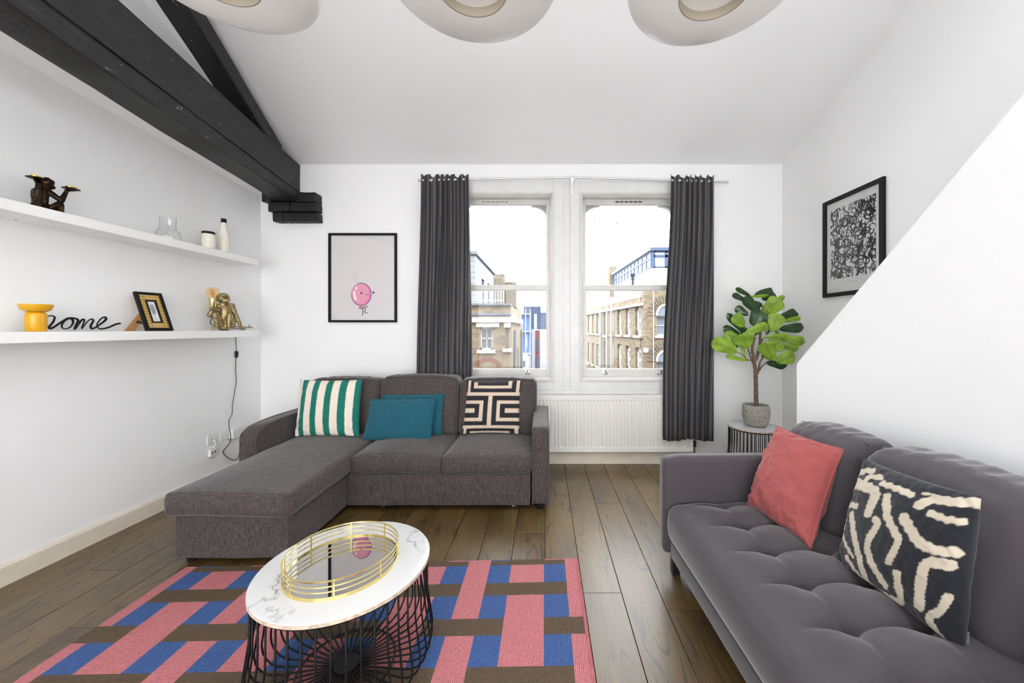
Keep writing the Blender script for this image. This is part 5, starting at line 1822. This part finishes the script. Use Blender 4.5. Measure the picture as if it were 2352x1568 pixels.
m_.tube(hx, 0.003, 5); m_.tube([(bc_.x, bc_.y, sc_.z + up_), (bc_.x, bc_.y, bc_.z - 0.022)], 0.004, 6); m_.obj('filament', 'filament_amber', bulb, 180)
m_ = MB(); wl = XL + 0.008
cpath = [p2(318, 810, 0.03), p2(310, 900, 0.03), p2(300, 1000, 0.0), p2(330, 1200, -0.05)]
for (px, py) in ((560, 757), (543, 768), (543, 800), (542, 822), (541, 850), (543, 872), (539, 900), (534, 930), (533, 950), (526, 966), (527, 985), (530, 1003), (527, 1018), (515, 1032), (513, 1040), (525, 1052), (541, 1056), (548, 1048), (553, 1020), (551, 1004)):
    cpath.append(on_plane(px, py, XL + 0.062 if 960 < py < 1020 and px < 545 else wl, 3.0, math.pi / 2))
cpath[4].z = 1.43; cpath[5].x = wl
m_.tube([Vector(p) for p in smooth_poly([tuple(p) for p in cpath], 4)], 0.0032, 6); cord = m_.obj('cord', 'cord_dark', ml, 180)
a_, b_ = on_plane(543.5, 806, wl + 0.004, 3, math.pi / 2), on_plane(543, 821, wl + 0.004, 3, math.pi / 2)
m_ = MB(); m_.tube([a_, a_.lerp(b_, 0.1), a_.lerp(b_, 0.9), b_], [0.009, 0.014, 0.014, 0.009], 10); m_.obj('inline_switch', 'black_slot', cord, 50)

# ---- glass vase, jar, bottle
def lathe_thing(name, label, cat, prof, c, mat, seg=36):
    t = thing(name, label, cat, c)
    m_ = MB(); m_.lathe(prof, c, seg); m_.obj('body', mat, t, 50)
    return t
def xs_(px, X):
    return X * F / (px - PX)
vy = xs_(386, -2.90)
lathe_thing('glass_vase', 'clear glass vase with narrow top over a wide round base', 'vase',
            [(0.0005, 0.002), (0.069, 0.002), (0.0735, 0.02), (0.0728, 0.05), (0.0638, 0.078), (0.0495, 0.09), (0.0495, 0.19), (0.0473, 0.19), (0.0473, 0.088), (0.0622, 0.074), (0.0698, 0.05), (0.0705, 0.02), (0.066, 0.008), (0.0005, 0.008)], (-2.90, vy, 2.116), 'vase_glass')
jy = xs_(478.5, -2.91)
j_ = lathe_thing('cream_jar', 'short cream ceramic jar with black lid', 'jar', [(0.0005, 0.0005), (0.0382, 0.0005), (0.0467, 0.03), (0.0493, 0.07), (0.0476, 0.11), (0.0425, 0.145), (0.0005, 0.145)], (-2.91, jy, 2.116), 'ceramic_cream')
m_ = MB(); m_.lathe([(0.0005, 0.143), (0.045, 0.143), (0.045, 0.162), (0.0408, 0.164), (0.0005, 0.164)], (-2.91, jy, 2.116), 36); m_.obj('lid', 'frame_black', j_, 40)
by = xs_(514, -2.915)
b2 = lathe_thing('cream_bottle', 'tall cream ceramic bottle with black stopper', 'bottle', [(0.0005, 0.0005), (0.0331, 0.0005), (0.0414, 0.04), (0.046, 0.10), (0.0423, 0.16), (0.0276, 0.22), (0.0193, 0.275), (0.0184, 0.29), (0.0005, 0.29)], (-2.915, by, 2.116), 'ceramic_cream')
m_ = MB(); m_.lathe([(0.0005, 0.288), (0.0207, 0.288), (0.0207, 0.322), (0.0184, 0.324), (0.0005, 0.324)], (-2.915, by, 2.116), 24); m_.obj('stopper', 'frame_black', b2, 40)
# ---- yellow stand
yy_ = xs_(82.5, -2.88)
ys_ = thing('yellow_stand', 'mustard yellow ceramic pedestal dish on lower shelf', 'vase', (-2.88, yy_, 1.424))
m_ = MB(); m_.lathe([(0.0005, 0.0005), (0.038, 0.0005), (0.0395, 0.004), (0.0403, 0.09), (0.038, 0.104), (0.0289, 0.112), (0.0005, 0.112)], (-2.88, yy_, 1.424), 40); m_.obj('body', 'ceramic_yellow', ys_, 50)
m_ = MB(); m_.lathe([(0.0005, 0.112), (0.0375, 0.113), (0.054, 0.122), (0.0622, 0.146), (0.063, 0.155), (0.06, 0.155), (0.0525, 0.132), (0.0338, 0.125), (0.0005, 0.125)], (-2.88, yy_, 1.424), 40); m_.obj('dish', 'ceramic_yellow', ys_, 50)
# ---- word sign "home"
S3 = 3.734
def p3(cx_, cy_):
    return on_plane(cx_ / S3, 380 + cy_ / S3, -2.985, 2.3, math.pi / 2)
hm = thing('word_sign', 'black handwritten style word sign reading home on lower shelf', 'sign', (-2.985, 2.39, 1.424))
letters = {'letter_h': [(296, 1400), (318, 1330), (352, 1230), (372, 1196), (366, 1225), (338, 1310), (318, 1402), (350, 1340), (400, 1298), (440, 1288), (468, 1300), (456, 1340), (424, 1380), (430, 1398), (470, 1380), (535, 1335)],
           'letter_o': [(535, 1335), (575, 1312), (610, 1312), (628, 1340), (608, 1380), (566, 1400), (534, 1390), (532, 1362), (560, 1325), (610, 1308), (662, 1316)],
           'letter_m': [(655, 1312), (668, 1330), (640, 1402), (690, 1335), (716, 1318), (722, 1335), (700, 1400), (752, 1335), (786, 1316), (800, 1330), (778, 1375), (788, 1398), (815, 1390)],
           'letter_e': [(815, 1390), (872, 1352), (908, 1320), (904, 1300), (870, 1310), (834, 1356), (838, 1388), (870, 1400), (930, 1388), (990, 1362), (1032, 1353)]}
for nm, pts in letters.items():
    path = [p3(*p) for p in smooth_poly(pts, 5)]
    n_ = len(path)
    for p in path:
        p.z = max(p.z, 1.4315)
    mb = MB(); mb.tube(path, [0.0050 + 0.0014 * math.sin(9.0 * i / n_) for i in range(n_)], 8)
    # flat cut-out: thicker through the board than it is wide
    mb.v = [(-2.985 + (x + 2.985) * 0.9, y, max(z, 1.4245)) for x, y, z in mb.v]
    mb.obj(nm, 'frame_black', hm, 60)
# ---- photo frame leaning on its easel leg
pf = thing('photo_frame', 'small black and gold photo frame with a fern print on lower shelf', 'photo frame', (-2.88, 2.75, 1.424))
BLp, BRp, TRp, TLp = Vector((-2.88, 2.675, 1.4255)), Vector((-2.84, 2.83, 1.4255)), Vector((-2.965, 2.862, 1.711)), Vector((-3.0, 2.70, 1.709))
TRp = TLp + (BRp - BLp)
eu, ev = BRp - BLp, TLp - BLp
nn = eu.cross(ev).normalized()
def ringframe(name, m0, m1, n0, n1, t0, t1, mat, parent):
    """frame between margins m0..m1 (sides) and n0..n1 (top/bottom), as fractions"""
    mb = MB()
    def q(a, b, c):
        return BLp + eu * a + ev * b + nn * c
    for (a0, a1, b0, b1) in ((m0, m1, n0, 1 - n0), (1 - m1, 1 - m0, n0, 1 - n0), (m1, 1 - m1, n0, n1), (m1, 1 - m1, 1 - n1, 1 - n0)):
        mb.prism([q(a0, b0, t0), q(a1, b0, t0), q(a1, b1, t0), q(a0, b1, t0)], nn * (t1 - t0))
    return mb.obj(name, mat, parent)
ringframe('outer_frame', 0.0, 0.12, 0.0, 0.065, -0.008, 0.012, 'frame_black', pf)
simple('gold_mat', lin((206, 170, 92)), 0.35, 0.6)
gm = ringframe('gold_border', 0.12, 0.30, 0.065, 0.2, -0.006, 0.007, 'gold_mat', pf)
mb = MB()
for k in range(11):
    for (a, b) in ((0.135 + 0.012, 0.11 + 0.078 * k), (0.865 - 0.012, 0.11 + 0.078 * k), (0.275, 0.11 + 0.078 * k), (0.725, 0.11 + 0.078 * k)):
        if 0.05 < b < 0.95:
            c = BLp + eu * a + ev * b + nn * 0.007
            mb.capsule(c, c + nn * 0.001, 0.0035, 0.0025, 6)
mb.obj('bead_row', 'frame_black', gm, 60)
mb = MB()
for k in range(9):
    for b in (0.085, 0.915, 0.15, 0.85):
        a = 0.2 + 0.075 * k
        c = BLp + eu * a + ev * b + nn * 0.007
        mb.capsule(c, c + nn * 0.001, 0.003, 0.0025, 6)
mb.obj('bead_row', 'ceramic_cream', gm, 60)
ringframe('inner_frame', 0.30, 0.36, 0.2, 0.235, -0.006, 0.010, 'frame_black', pf)
def fern_col(u, v):
    k = np.zeros_like(u)
    k = np.maximum(k, seg_dist(u * 0.62, v, [(0.33, 0.1), (0.31, 0.5), (0.35, 0.92)]) < 0.012)
    for i in range(9):
        t = i / 8.0
        y = 0.16 + 0.42 * t
        L = 0.05 + 0.16 * math.sin(math.pi * (0.15 + 0.75 * t))
        for s in (-1, 1):
            k = np.maximum(k, seg_dist(u * 0.62, v, [(0.315, y + 0.05), (0.315 + s * L, y)]) < 0.014)
    return np.array(lin((232, 232, 230)))[None] * (1 - k[:, None]) + np.array(lin((60, 62, 64)))[None] * k[:, None]
print_sheet('fern_print', BLp + eu * 0.355 + ev * 0.23 + nn * 0.002, eu * 0.29, ev * 0.54, 60, 100, fern_col, pf, 'paper_print', 0.004)
mb = MB(); mb.prism([BLp - nn * 0.009, BRp - nn * 0.009, TRp - nn * 0.009, TLp - nn * 0.009], nn * 0.003); mb.obj('backing', 'kraft_board', pf)
l0, l1 = BLp + eu * 0.25 + ev * 0.55 - nn * 0.012, Vector((-3.005, 2.675, 1.4255))
mb = MB(); mb.prism([l0 - eu * 0.12, l0 + eu * 0.12, l1 + eu * 0.22, l1 - eu * 0.14], -nn * 0.004); leg = mb.obj('easel_leg', 'kraft_board', pf)
mb = MB(); mb.prism([l0.lerp(l1, 0.5) + eu * 0.02, l0.lerp(l1, 0.62) + eu * 0.02, BLp + eu * 0.2 + ev * 0.16 - nn * 0.01, BLp + eu * 0.2 + ev * 0.22 - nn * 0.01], nn * 0.001); mb.obj('stay_ribbon', 'easel_black', leg)

# ================================================================== pictures
def picture(name, label, BL, ux, vy, fw, depth, parts):
    """framed picture: BL corner, width vector, height vector"""
    BL, ux, vy = Vector(BL), Vector(ux), Vector(vy)
    n = ux.cross(vy).normalized()
    t = thing(name, label, 'picture', BL + ux * 0.5)
    W, H = ux.length, vy.length
    eu_, ev_ = ux / W, vy / H
    mb = MB()
    def q(a, b, c=0.0):
        return BL + eu_ * a + ev_ * b + n * c
    for (a0, a1, b0, b1) in ((0, fw, 0, H), (W - fw, W, 0, H), (fw, W - fw, 0, fw), (fw, W - fw, H - fw, H)):
        mb.prism([q(a0, b0), q(a1, b0), q(a1, b1), q(a0, b1)], n * depth)
    mb.obj('frame', 'frame_black', t)
    parts(t, q, W, H, eu_, ev_, n)
    return t
Pc = lambda *c: np.array(lin(c))
def balloon_parts(t, q, W, H, eu_, ev_, n):
    fw = 0.025
    def col(u, v):
        # crop coordinates of the print: x 125..1078, y 118..1408
        x, y = 125 + u * 953, 118 + v * 1290
        c = np.tile(Pc(226, 224, 225), (len(u), 1))
        inner = (x > 205) & (x < 1005) & (y > 190) & (y < 1335)
        c[inner] = Pc(228, 222, 223)
        def put(mask, rgb):
            c[mask] = Pc(*rgb)
        def ell(cx_, cy_, a, b):
            return np.hypot((x - cx_) / a, (y - cy_) / b)
        line = lambda pts, w: seg_dist(x, y, smooth_poly(pts, 6)) < w
        put(line([(597, 1232), (597, 1330)], 5), (60, 48, 60))
        put(line([(628, 1205), (634, 1245), (622, 1275), (640, 1292), (664, 1298)], 6), (44, 48, 44))
        put(ell(642, 1197, 28, 17) < 1.0, (40, 44, 40)); put(ell(642, 1197, 19, 9) < 1.0, (214, 216, 214))
        put(ell(578, 1208, 39, 29) < 1.0, (52, 44, 52)); put(ell(578, 1208, 31, 21) < 1.0, (238, 150, 168))
        put(line([(563, 1210), (578, 1205), (594, 1212)], 6), (60, 40, 52))
        e = ell(576, 1013, 152, 176)
        put(e < 1.06, (236, 234, 236))
        put(e < 1.0, (46, 42, 48)); put(e < 0.945, (236, 120, 190))
        put((ell(562, 1003, 146, 172) < 0.90), (238, 160, 186))
        put(ell(500, 920, 19, 19) < 1.0, (246, 240, 242))
        put(line([(474, 975), (476, 1030), (492, 1085)], 18), (246, 240, 242))
        put(ell(578, 993, 22, 22) < 1.0, (226, 190, 204)); put(ell(578, 993, 15, 15) < 1.0, (30, 28, 30))
        put(line([(646, 1017), (686, 1014)], 4.5), (70, 50, 62))
        put(ell(755, 985, 16, 16) < 1.0, (20, 20, 20))
        return c
    print_sheet('balloon_print', q(fw * 0.8, fw * 0.8, 0.006), eu_ * (W - fw * 1.6), ev_ * (H - fw * 1.6), 230, 310, col, t, 'paper_print', 0.005)
    mb = MB(); mb.prism([q(fw * 0.9, fw * 0.9, 0.011), q(W - fw * 0.9, fw * 0.9, 0.011), q(W - fw * 0.9, H - fw * 0.9, 0.011), q(fw * 0.9, H - fw * 0.9, 0.011)], n * 0.002)
    mb.obj('glazing', 'picture_glass', t)
x0, x1 = (754 - PX) / F * 3.95, (911 - PX) / F * 3.95
picture('balloon_picture', 'black framed print of a pink balloon on the window wall', (x0, YW - 0.001, CH - (740 - PY) / F * 3.95), (x1 - x0, 0, 0), (0, 0, (740 - 535) / F * 3.95), 0.024, 0.022, balloon_parts)

def scribble_parts(t, q, W, H, eu_, ev_, n):
    fw = 0.034
    rr = random.Random(21)
    lines = []
    x0_, x1_, y0_, y1_ = 0.085, 0.915, 0.085, 0.845
    for k in range(210):
        cx_, cy_ = 0.06 + 0.88 * ((k % 14) + rr.uniform(0, 1)) / 14, 0.08 + 0.77 * ((k // 14) + rr.uniform(0, 1)) / 15
        kind = rr.random()
        wd = rr.choice([0.005, 0.007, 0.009, 0.010])
        if kind < 0.26:
            a, b, ro = rr.uniform(0.03, 0.08), rr.uniform(0.03, 0.09), rr.uniform(0, 3.1)
            pts = []
            a0 = rr.uniform(0, 6.28); sw_ = rr.uniform(4.5, 6.6)
            for i in range(13):
                an = a0 + sw_ * i / 12
                ex, ey = a * math.cos(an), b * math.sin(an)
                pts.append((cx_ + ex * math.cos(ro) - ey * math.sin(ro), cy_ + (ex * math.sin(ro) + ey * math.cos(ro)) * 0.7))
        elif kind < 0.62:
            L = rr.uniform(0.05, 0.16); an = rr.choice([1.57, 1.3, 1.9, 0.8, 2.3, 0.2]) + rr.uniform(-0.15, 0.15); bnd = rr.uniform(-0.03, 0.03)
            dx, dy = math.cos(an), math.sin(an)
            pts = smooth_poly([(cx_ - dx * L / 2, cy_ - dy * L / 2), (cx_ - dy * bnd, cy_ + dx * bnd), (cx_ + dx * L / 2, cy_ + dy * L / 2)], 4)
        elif kind < 0.92:
            p = [(cx_, cy_)]
            for i in range(rr.randint(3, 5)):
                p.append((p[-1][0] + rr.uniform(-0.1, 0.1), p[-1][1] + rr.uniform(-0.07, 0.07)))
            pts = smooth_poly(p, 4)
        else:
            s_, h_ = rr.uniform(0.018, 0.03), rr.uniform(0.025, 0.05)
            p = []
            for i in range(rr.randint(4, 7)):
                p.append((cx_ + i * s_ * 0.8, cy_ + (h_ if i % 2 else -h_)))
            pts = smooth_poly(p, 3)
        lines.append((pts, wd))
    def col(u, v):
        c = np.tile(Pc(222, 222, 222), (len(u), 1))
        y_ = v * 1.38 / 1.38
        k = np.zeros_like(u)
        for pts, wd in lines:
            P_ = np.array(pts)
            m = (u > P_[:, 0].min() - 0.02) & (u < P_[:, 0].max() + 0.02) & (v > P_[:, 1].min() - 0.02) & (v < P_[:, 1].max() + 0.02)
            if not m.any():
                continue
            d = seg_dist(u[m], v[m] * 1.38, [(a, b * 1.38) for a, b in pts])
            k[m] = np.maximum(k[m], np.clip((wd - d) / 0.003 + 0.5, 0, 1))
        k *= (u > x0_) & (u < x1_) & (v > y0_) & (v < y1_)
        cap = (np.abs(v - 0.895) < 0.0035) & (u > 0.36) & (u < 0.6) & (np.sin(u * 420) > -0.3)
        k = np.maximum(k, cap * 0.55)
        return c * (1 - k[:, None]) + Pc(14, 14, 16)[None] * k[:, None]
    print_sheet('scribble_print', q(fw * 0.8, fw * 0.8, 0.008), eu_ * (W - fw * 1.6), ev_ * (H - fw * 1.6), 250, 345, col, t, 'paper_print', 0.006)
    mb = MB(); mb.prism([q(fw * 0.9, fw * 0.9, 0.013), q(W - fw * 0.9, fw * 0.9, 0.013), q(W - fw * 0.9, H - fw * 0.9, 0.013), q(fw * 0.9, H - fw * 0.9, 0.013)], n * 0.002)
    mb.obj('glazing', 'picture_glass', t)
picture('scribble_picture', 'black framed print of dense black brush scribbles on the right wall', (XR - 0.001, 3.365, 1.722), (0, -0.60, 0), (0, 0, 0.858), 0.034, 0.024, scribble_parts)

# ================================================================== potted fig
pot = thing('potted_fig', 'artificial fiddle leaf fig tree in a grey woven basket in the corner', 'plant', (ST[0], ST[1], 0.5))
pc = (ST[0] + 0.025, ST[1], 0.5)
def basket():
    prof = [(0.0748, 0.002), (0.088, 0.008), (0.1038, 0.04), (0.1162, 0.09), (0.1197, 0.13), (0.117, 0.17), (0.1109, 0.20)]
    pp = smooth_poly(prof, 9)
    seg = 96
    V, Fc, cols = [], [], []
    n = len(pp)
    for i, (r, z) in enumerate(pp):
        row = z / 0.0125
        for k in range(seg):
            a = 2 * math.pi * k / seg
            s = math.sin(math.pi * row) * (1 if (k // 3) % 2 == 0 else -1)
            s2 = s * math.sin(math.pi * ((k % 3) + 0.5) / 3)
            rr_ = r + 0.004 * s2
            V.append((pc[0] + rr_ * math.cos(a), pc[1] + rr_ * math.sin(a), pc[2] + z))
            g = 0.72 + 0.28 * max(0, s2) + 0.05 * math.sin(k * 7.1 + i)
            cols.append((g, g, g * 0.98))
    for i in range(n - 1):
        for k in range(seg):
            k2 = (k + 1) % seg
            Fc.append((i * seg + k, i * seg + k2, (i + 1) * seg + k2, (i + 1) * seg + k))
    o = len(V)
    for (r, z) in ((0.104, 0.198), (0.105, 0.14)):
        for k in range(seg):
            a = 2 * math.pi * k / seg
            V.append((pc[0] + r * math.cos(a), pc[1] + r * math.sin(a), pc[2] + z)); cols.append((0.5, 0.5, 0.48))
    for (b0, b1) in (((n - 1) * seg, o), (o, o + seg)):
        for k in range(seg):
            k2 = (k + 1) % seg
            Fc.append((b0 + k, b0 + k2, b1 + k2, b1 + k))
    Fc.append(tuple(range(seg))[::-1])
    ob = mesh_obj('basket', V, Fc, 'woven_basket', pot, 180)
    set_print(ob, np.array(cols))
    m_ = MB(); m_.tube([(pc[0] + 0.109 * math.cos(a), pc[1] + 0.109 * math.sin(a), pc[2] + 0.2 + 0.003 * math.sin(a * 24)) for a in np.linspace(0, 2 * math.pi, 72, endpoint=False)], 0.007, 6, closed=True)
    m_.obj('basket_rim', 'woven_basket', pot, 180)
    set_print(bpy.data.objects[m_rim_name()], np.full((72 * 6, 3), 0.9))
    m_ = MB(); m_.lathe([(0.0005, 0.165), (0.06, 0.168), (0.106, 0.16)], pc, 32); m_.obj('soil', 'soil', pot, 60)
def m_rim_name():
    return [o.name for o in pot.children if o.name.startswith('basket_rim')][0]
basket()
S4 = 3.732
def p4(cx_, cy_, dy=0.0):
    return at(1600 + cx_ / S4, 640 + cy_ / S4, ST[1] + dy)
def r4(r):
    return r / S4 / (F / ST[1])
def branch(pts, r0, r1_, name='branch', parent=pot):
    path = smooth_poly([tuple(p4(*p)) for p in pts], 5)
    n_ = len(path)
    m_ = MB(); m_.tube([Vector(p) for p in path], [r4(r0 + (r1_ - r0) * i / (n_ - 1)) * (1 + 0.08 * math.sin(i * 2.3)) for i in range(n_)], 9)
    return m_.obj(name, 'bark', parent, 180)
trunk = branch([(512, 1112), (510, 1000), (508, 880), (505, 790), (498, 730)], 18, 15, 'trunk')
branch([(500, 760), (492, 690), (478, 620), (482, 560), (500, 500)], 14, 8)
branch([(508, 700), (525, 640), (540, 580), (545, 500), (548, 420), (560, 330), (565, 230)], 14, 6)
branch([(500, 760), (470, 690), (450, 630), (438, 590)], 9, 5)
branch([(470, 700), (430, 690), (390, 650), (355, 630)], 5, 3)
branch([(520, 820), (535, 760), (545, 710), (575, 670), (605, 650)], 9, 5)
branch([(535, 790), (565, 745), (600, 720)], 6, 4)
branch([(545, 560), (565, 520), (585, 505)], 6, 3)
branch([(548, 440), (590, 400), (630, 350), (690, 300)], 5, 3)
branch([(490, 560), (470, 480), (430, 430), (400, 400)], 5, 3)

def leaf(base, tip, w, near, tilt, db, dt, curl=0.2):
    """leaf from base to tip (crop pixels), width w, side facing the room 'L' under / 'D' top"""
    A, Bp = p4(*base, db), p4(*tip, dt)
    Bp = A + (Bp - A) * 1.05
    ax = Bp - A
    L = ax.length
    ax.normalize()
    view = ((A + Bp) / 2 - Vector((0, 0, CH))).normalized()
    side = ax.cross(view).normalized()
    side = Matrix.Rotation(tilt, 3, ax) @ side
    nr = side.cross(ax).normalized()
    if nr.dot(view) > 0:
        nr = -nr; side = -side
    hw = w * 1.25 / S4 / (F / ST[1]) / 2
    nu, nv = 16, 12
    V, vein = [], []
    for sgn in (1, -1):
        for i in range(nu + 1):
            t = i / nu
            sh = float(np.interp(t, [0, 0.06, 0.16, 0.3, 0.45, 0.6, 0.72, 0.83, 0.92, 0.97, 1], [0.05, 0.32, 0.58, 0.70, 0.80, 0.94, 1.0, 0.97, 0.76, 0.5, 0.08]))
            for j in range(nv + 1):
                s = -1 + 2 * j / nv
                wav = 0.10 * math.sin(t * 9 + s * 2 + w) * abs(s)
                d = -curl * hw * (s * s) * 0.9 + wav * hw - 0.25 * curl * L * (t - 0.4) ** 2
                P_ = A + ax * (L * t) + side * (hw * sh * s) + nr * (d + sgn * 0.0009)
                V.append(tuple(P_))
                vv = 0.9 if abs(s) < 0.01 else (0.32 if (abs((t * 6 - abs(s) * 1.7) % 1.0 - 0.5) < 0.11 and abs(s) < 0.95) else 0.0)
                vein.append(vv)
    W_ = nv + 1
    N_ = (nu + 1) * W_
    Fc, mi = [], []
    for i in range(nu):
        for j in range(nv):
            a = i * W_ + j
            Fc.append((a, a + 1, a + 1 + W_, a + W_)); mi.append(0)
            Fc.append((N_ + a, N_ + a + W_, N_ + a + 1 + W_, N_ + a + 1)); mi.append(1)
    mats = ['leaf_under', 'leaf_top'] if near == 'L' else ['leaf_top', 'leaf_under']
    o = mesh_obj('leaf', V, Fc, mats, pot, 180, mi)
    at_ = o.data.attributes.new('vein', 'FLOAT', 'POINT'); at_.data.foreach_set('value', np.array(vein, dtype=np.float32))
leaves = [((470, 152), (345, 85), 34, 'D', 0.2, 0, -0.05), ((430, 192), (318, 135), 42, 'D', 0.2, -0.02, -0.06), ((500, 135), (655, 112), 66, 'D', 0.3, 0.02, 0.06), ((560, 170), (684, 152), 60, 'D', 0.2, 0.0, 0.03),
          ((455, 155), (612, 146), 26, 'L', 0.5, -0.02, -0.05), ((578, 305), (716, 178), 118, 'L', 0.2, -0.02, -0.07), ((640, 205), (755, 160), 44, 'L', 0.5, -0.02, -0.03), ((556, 312), (418, 165), 74, 'D', 0.3, 0, -0.04),
          ((692, 338), (603, 212), 48, 'L', 0.3, -0.05, -0.08), ((445, 312), (340, 246), 56, 'D', 0.2, 0, 0.03), ((470, 398), (560, 285), 118, 'D', -0.2, -0.06, -0.1), ((415, 412), (325, 318), 84, 'L', 0.2, -0.05, -0.08),
          ((415, 470), (270, 306), 52, 'D', 0.2, -0.02, -0.02), ((705, 350), (868, 300), 92, 'D', 0.2, 0.0, 0.02), ((735, 366), (890, 340), 40, 'L', 0.3, -0.03, -0.02), ((640, 455), (700, 305), 106, 'L', 0.2, -0.08, -0.1),
          ((600, 482), (640, 335), 46, 'D', 0.2, -0.05, -0.07), ((712, 430), (915, 420), 72, 'D', 0.2, -0.02, 0.02), ((412, 472), (606, 398), 66, 'L', 0.3, -0.09, -0.12), ((378, 478), (235, 420), 58, 'D', 0.2, 0.02, 0.03),
          ((385, 500), (255, 456), 28, 'L', 0.3, 0, 0), ((335, 590), (262, 455), 76, 'L', 0.2, 0.0, 0.02), ((442, 598), (395, 482), 138, 'L', 0.1, -0.06, -0.1), ((360, 632), (150, 540), 98, 'L', 0.15, -0.03, -0.06),
          ((448, 702), (260, 662), 36, 'L', 0.4, 0, -0.02), ((424, 675), (386, 570), 30, 'L', 0.2, 0, 0.02), ((578, 502), (772, 484), 36, 'L', 0.4, -0.06, -0.1), ((715, 505), (922, 546), 72, 'L', 0.2, -0.02, -0.02),
          ((735, 575), (872, 606), 52, 'L', 0.2, 0, 0.02), ((598, 618), (725, 530), 112, 'L', 0.15, -0.04, -0.06), ((655, 706), (590, 556), 112, 'L', 0.1, -0.08, -0.12), ((680, 705), (842, 660), 96, 'L', 0.15, -0.06, -0.08),
          ((600, 720), (770, 748), 62, 'D', 0.2, -0.02, 0.0), ((712, 632), (742, 545), 34, 'L', 0.2, -0.06, -0.08), ((700, 515), (690, 438), 26, 'L', 0.2, 0, 0), ((560, 350), (622, 312), 40, 'L', 0.2, 0.02, 0.02),
          ((390, 480), (420, 420), 60, 'D', 0.2, 0.02, 0.02), ((470, 490), (520, 430), 56, 'D', 0.2, 0.03, 0.03), ((610, 640), (560, 670), 26, 'D', 0.3, 0.02, 0.02), ((350, 590), (330, 520), 40, 'D', 0.2, 0.03, 0.05), ((500, 260), (540, 200), 60, 'D', 0.2, 0.02, 0.02)]
for lf in leaves:
    leaf(*lf)

# ================================================================== sockets and plugs on the left wall
def wl_pt(px, py, off=0.0):
    return on_plane(px, py, XL + off, 3.0, math.pi / 2)
def plate(label, px, py, w=0.088, h=0.088, rocker=False):
    c = wl_pt(px, py)
    t = thing('wall_socket', label, 'socket', c, 'white wall plates')
    MB().box(XL, XL + 0.009, c.y - w / 2, c.y + w / 2, c.z - h / 2, c.z + h / 2, None, 0.003).obj('plate', 'socket_white', t)
    for s in (-1, 1):
        m_ = MB(); m_.lathe([(0.0005, 0), (0.003, 0), (0.003, 0.001), (0.0005, 0.001)], (0, 0, 0), 8, Matrix.Translation((XL + 0.0085, c.y + s * w * 0.36, c.z)) @ Matrix.Rotation(math.pi / 2, 4, 'Y')); m_.obj('screw', 'chrome', t)
    if rocker:
        MB().box(XL + 0.008, XL + 0.013, c.y - 0.011, c.y + 0.011, c.z - 0.008, c.z + 0.008, None, 0.002).obj('rocker', 'plug_white', t)
    else:
        m_ = MB(); m_.box(XL + 0.0085, XL + 0.0095, c.y - 0.006, c.y + 0.006, c.z - 0.004, c.z + 0.004); m_.obj('port', 'black_slot', t)
    return c
c1 = plate('white wall plate with a short white cable plugged in', 485, 1009)
c2 = plate('white switched wall plate beside the black lamp cord', 514, 999.5, rocker=True)
c3 = plate('white wall plate partly hidden behind the sofa arm', 546, 989)
ad = thing('cable_adapter', 'small white adapter box hanging from a wall plate by its cable', 'adapter', wl_pt(488, 1038, 0.012))
ca = wl_pt(488, 1038, 0.012)
MB().box(XL + 0.001, XL + 0.026, ca.y - 0.033, ca.y + 0.033, ca.z - 0.034, ca.z + 0.034, None, 0.004).obj('box', 'plug_white', ad)
MB().box(XL + 0.0255, XL + 0.0268, ca.y - 0.02, ca.y - 0.012, ca.z - 0.016, ca.z + 0.01).obj('port', 'black_slot', ad)
MB().box(XL + 0.0255, XL + 0.0268, ca.y + 0.004, ca.y + 0.018, ca.z - 0.012, ca.z + 0.014).obj('port', 'tag_grey', ad)
m_ = MB(); m_.tube([Vector(p) for p in smooth_poly([(XL + 0.012, c1.y, c1.z - 0.002), (XL + 0.03, c1.y + 0.004, c1.z - 0.015), (XL + 0.028, c1.y + 0.012, c1.z - 0.05), (XL + 0.02, ca.y, ca.z + 0.03)], 5)], 0.004, 6); m_.obj('cable', 'plug_white', ad, 180)
pg = wl_pt(535, 995, 0.012)
pb = thing('plug_adapter', 'white plug block pushed into the wall beside the sofa arm', 'plug', pg)
MB().box(XL + 0.001, XL + 0.05, pg.y - 0.04, pg.y + 0.035, pg.z - 0.042, pg.z + 0.042, None, 0.005).obj('block', 'plug_white', pb)
MB().box(XL + 0.01, XL + 0.035, pg.y + 0.036, pg.y + 0.05, pg.z - 0.03, pg.z + 0.02, None, 0.003).obj('black_plug', 'black_slot', pb)
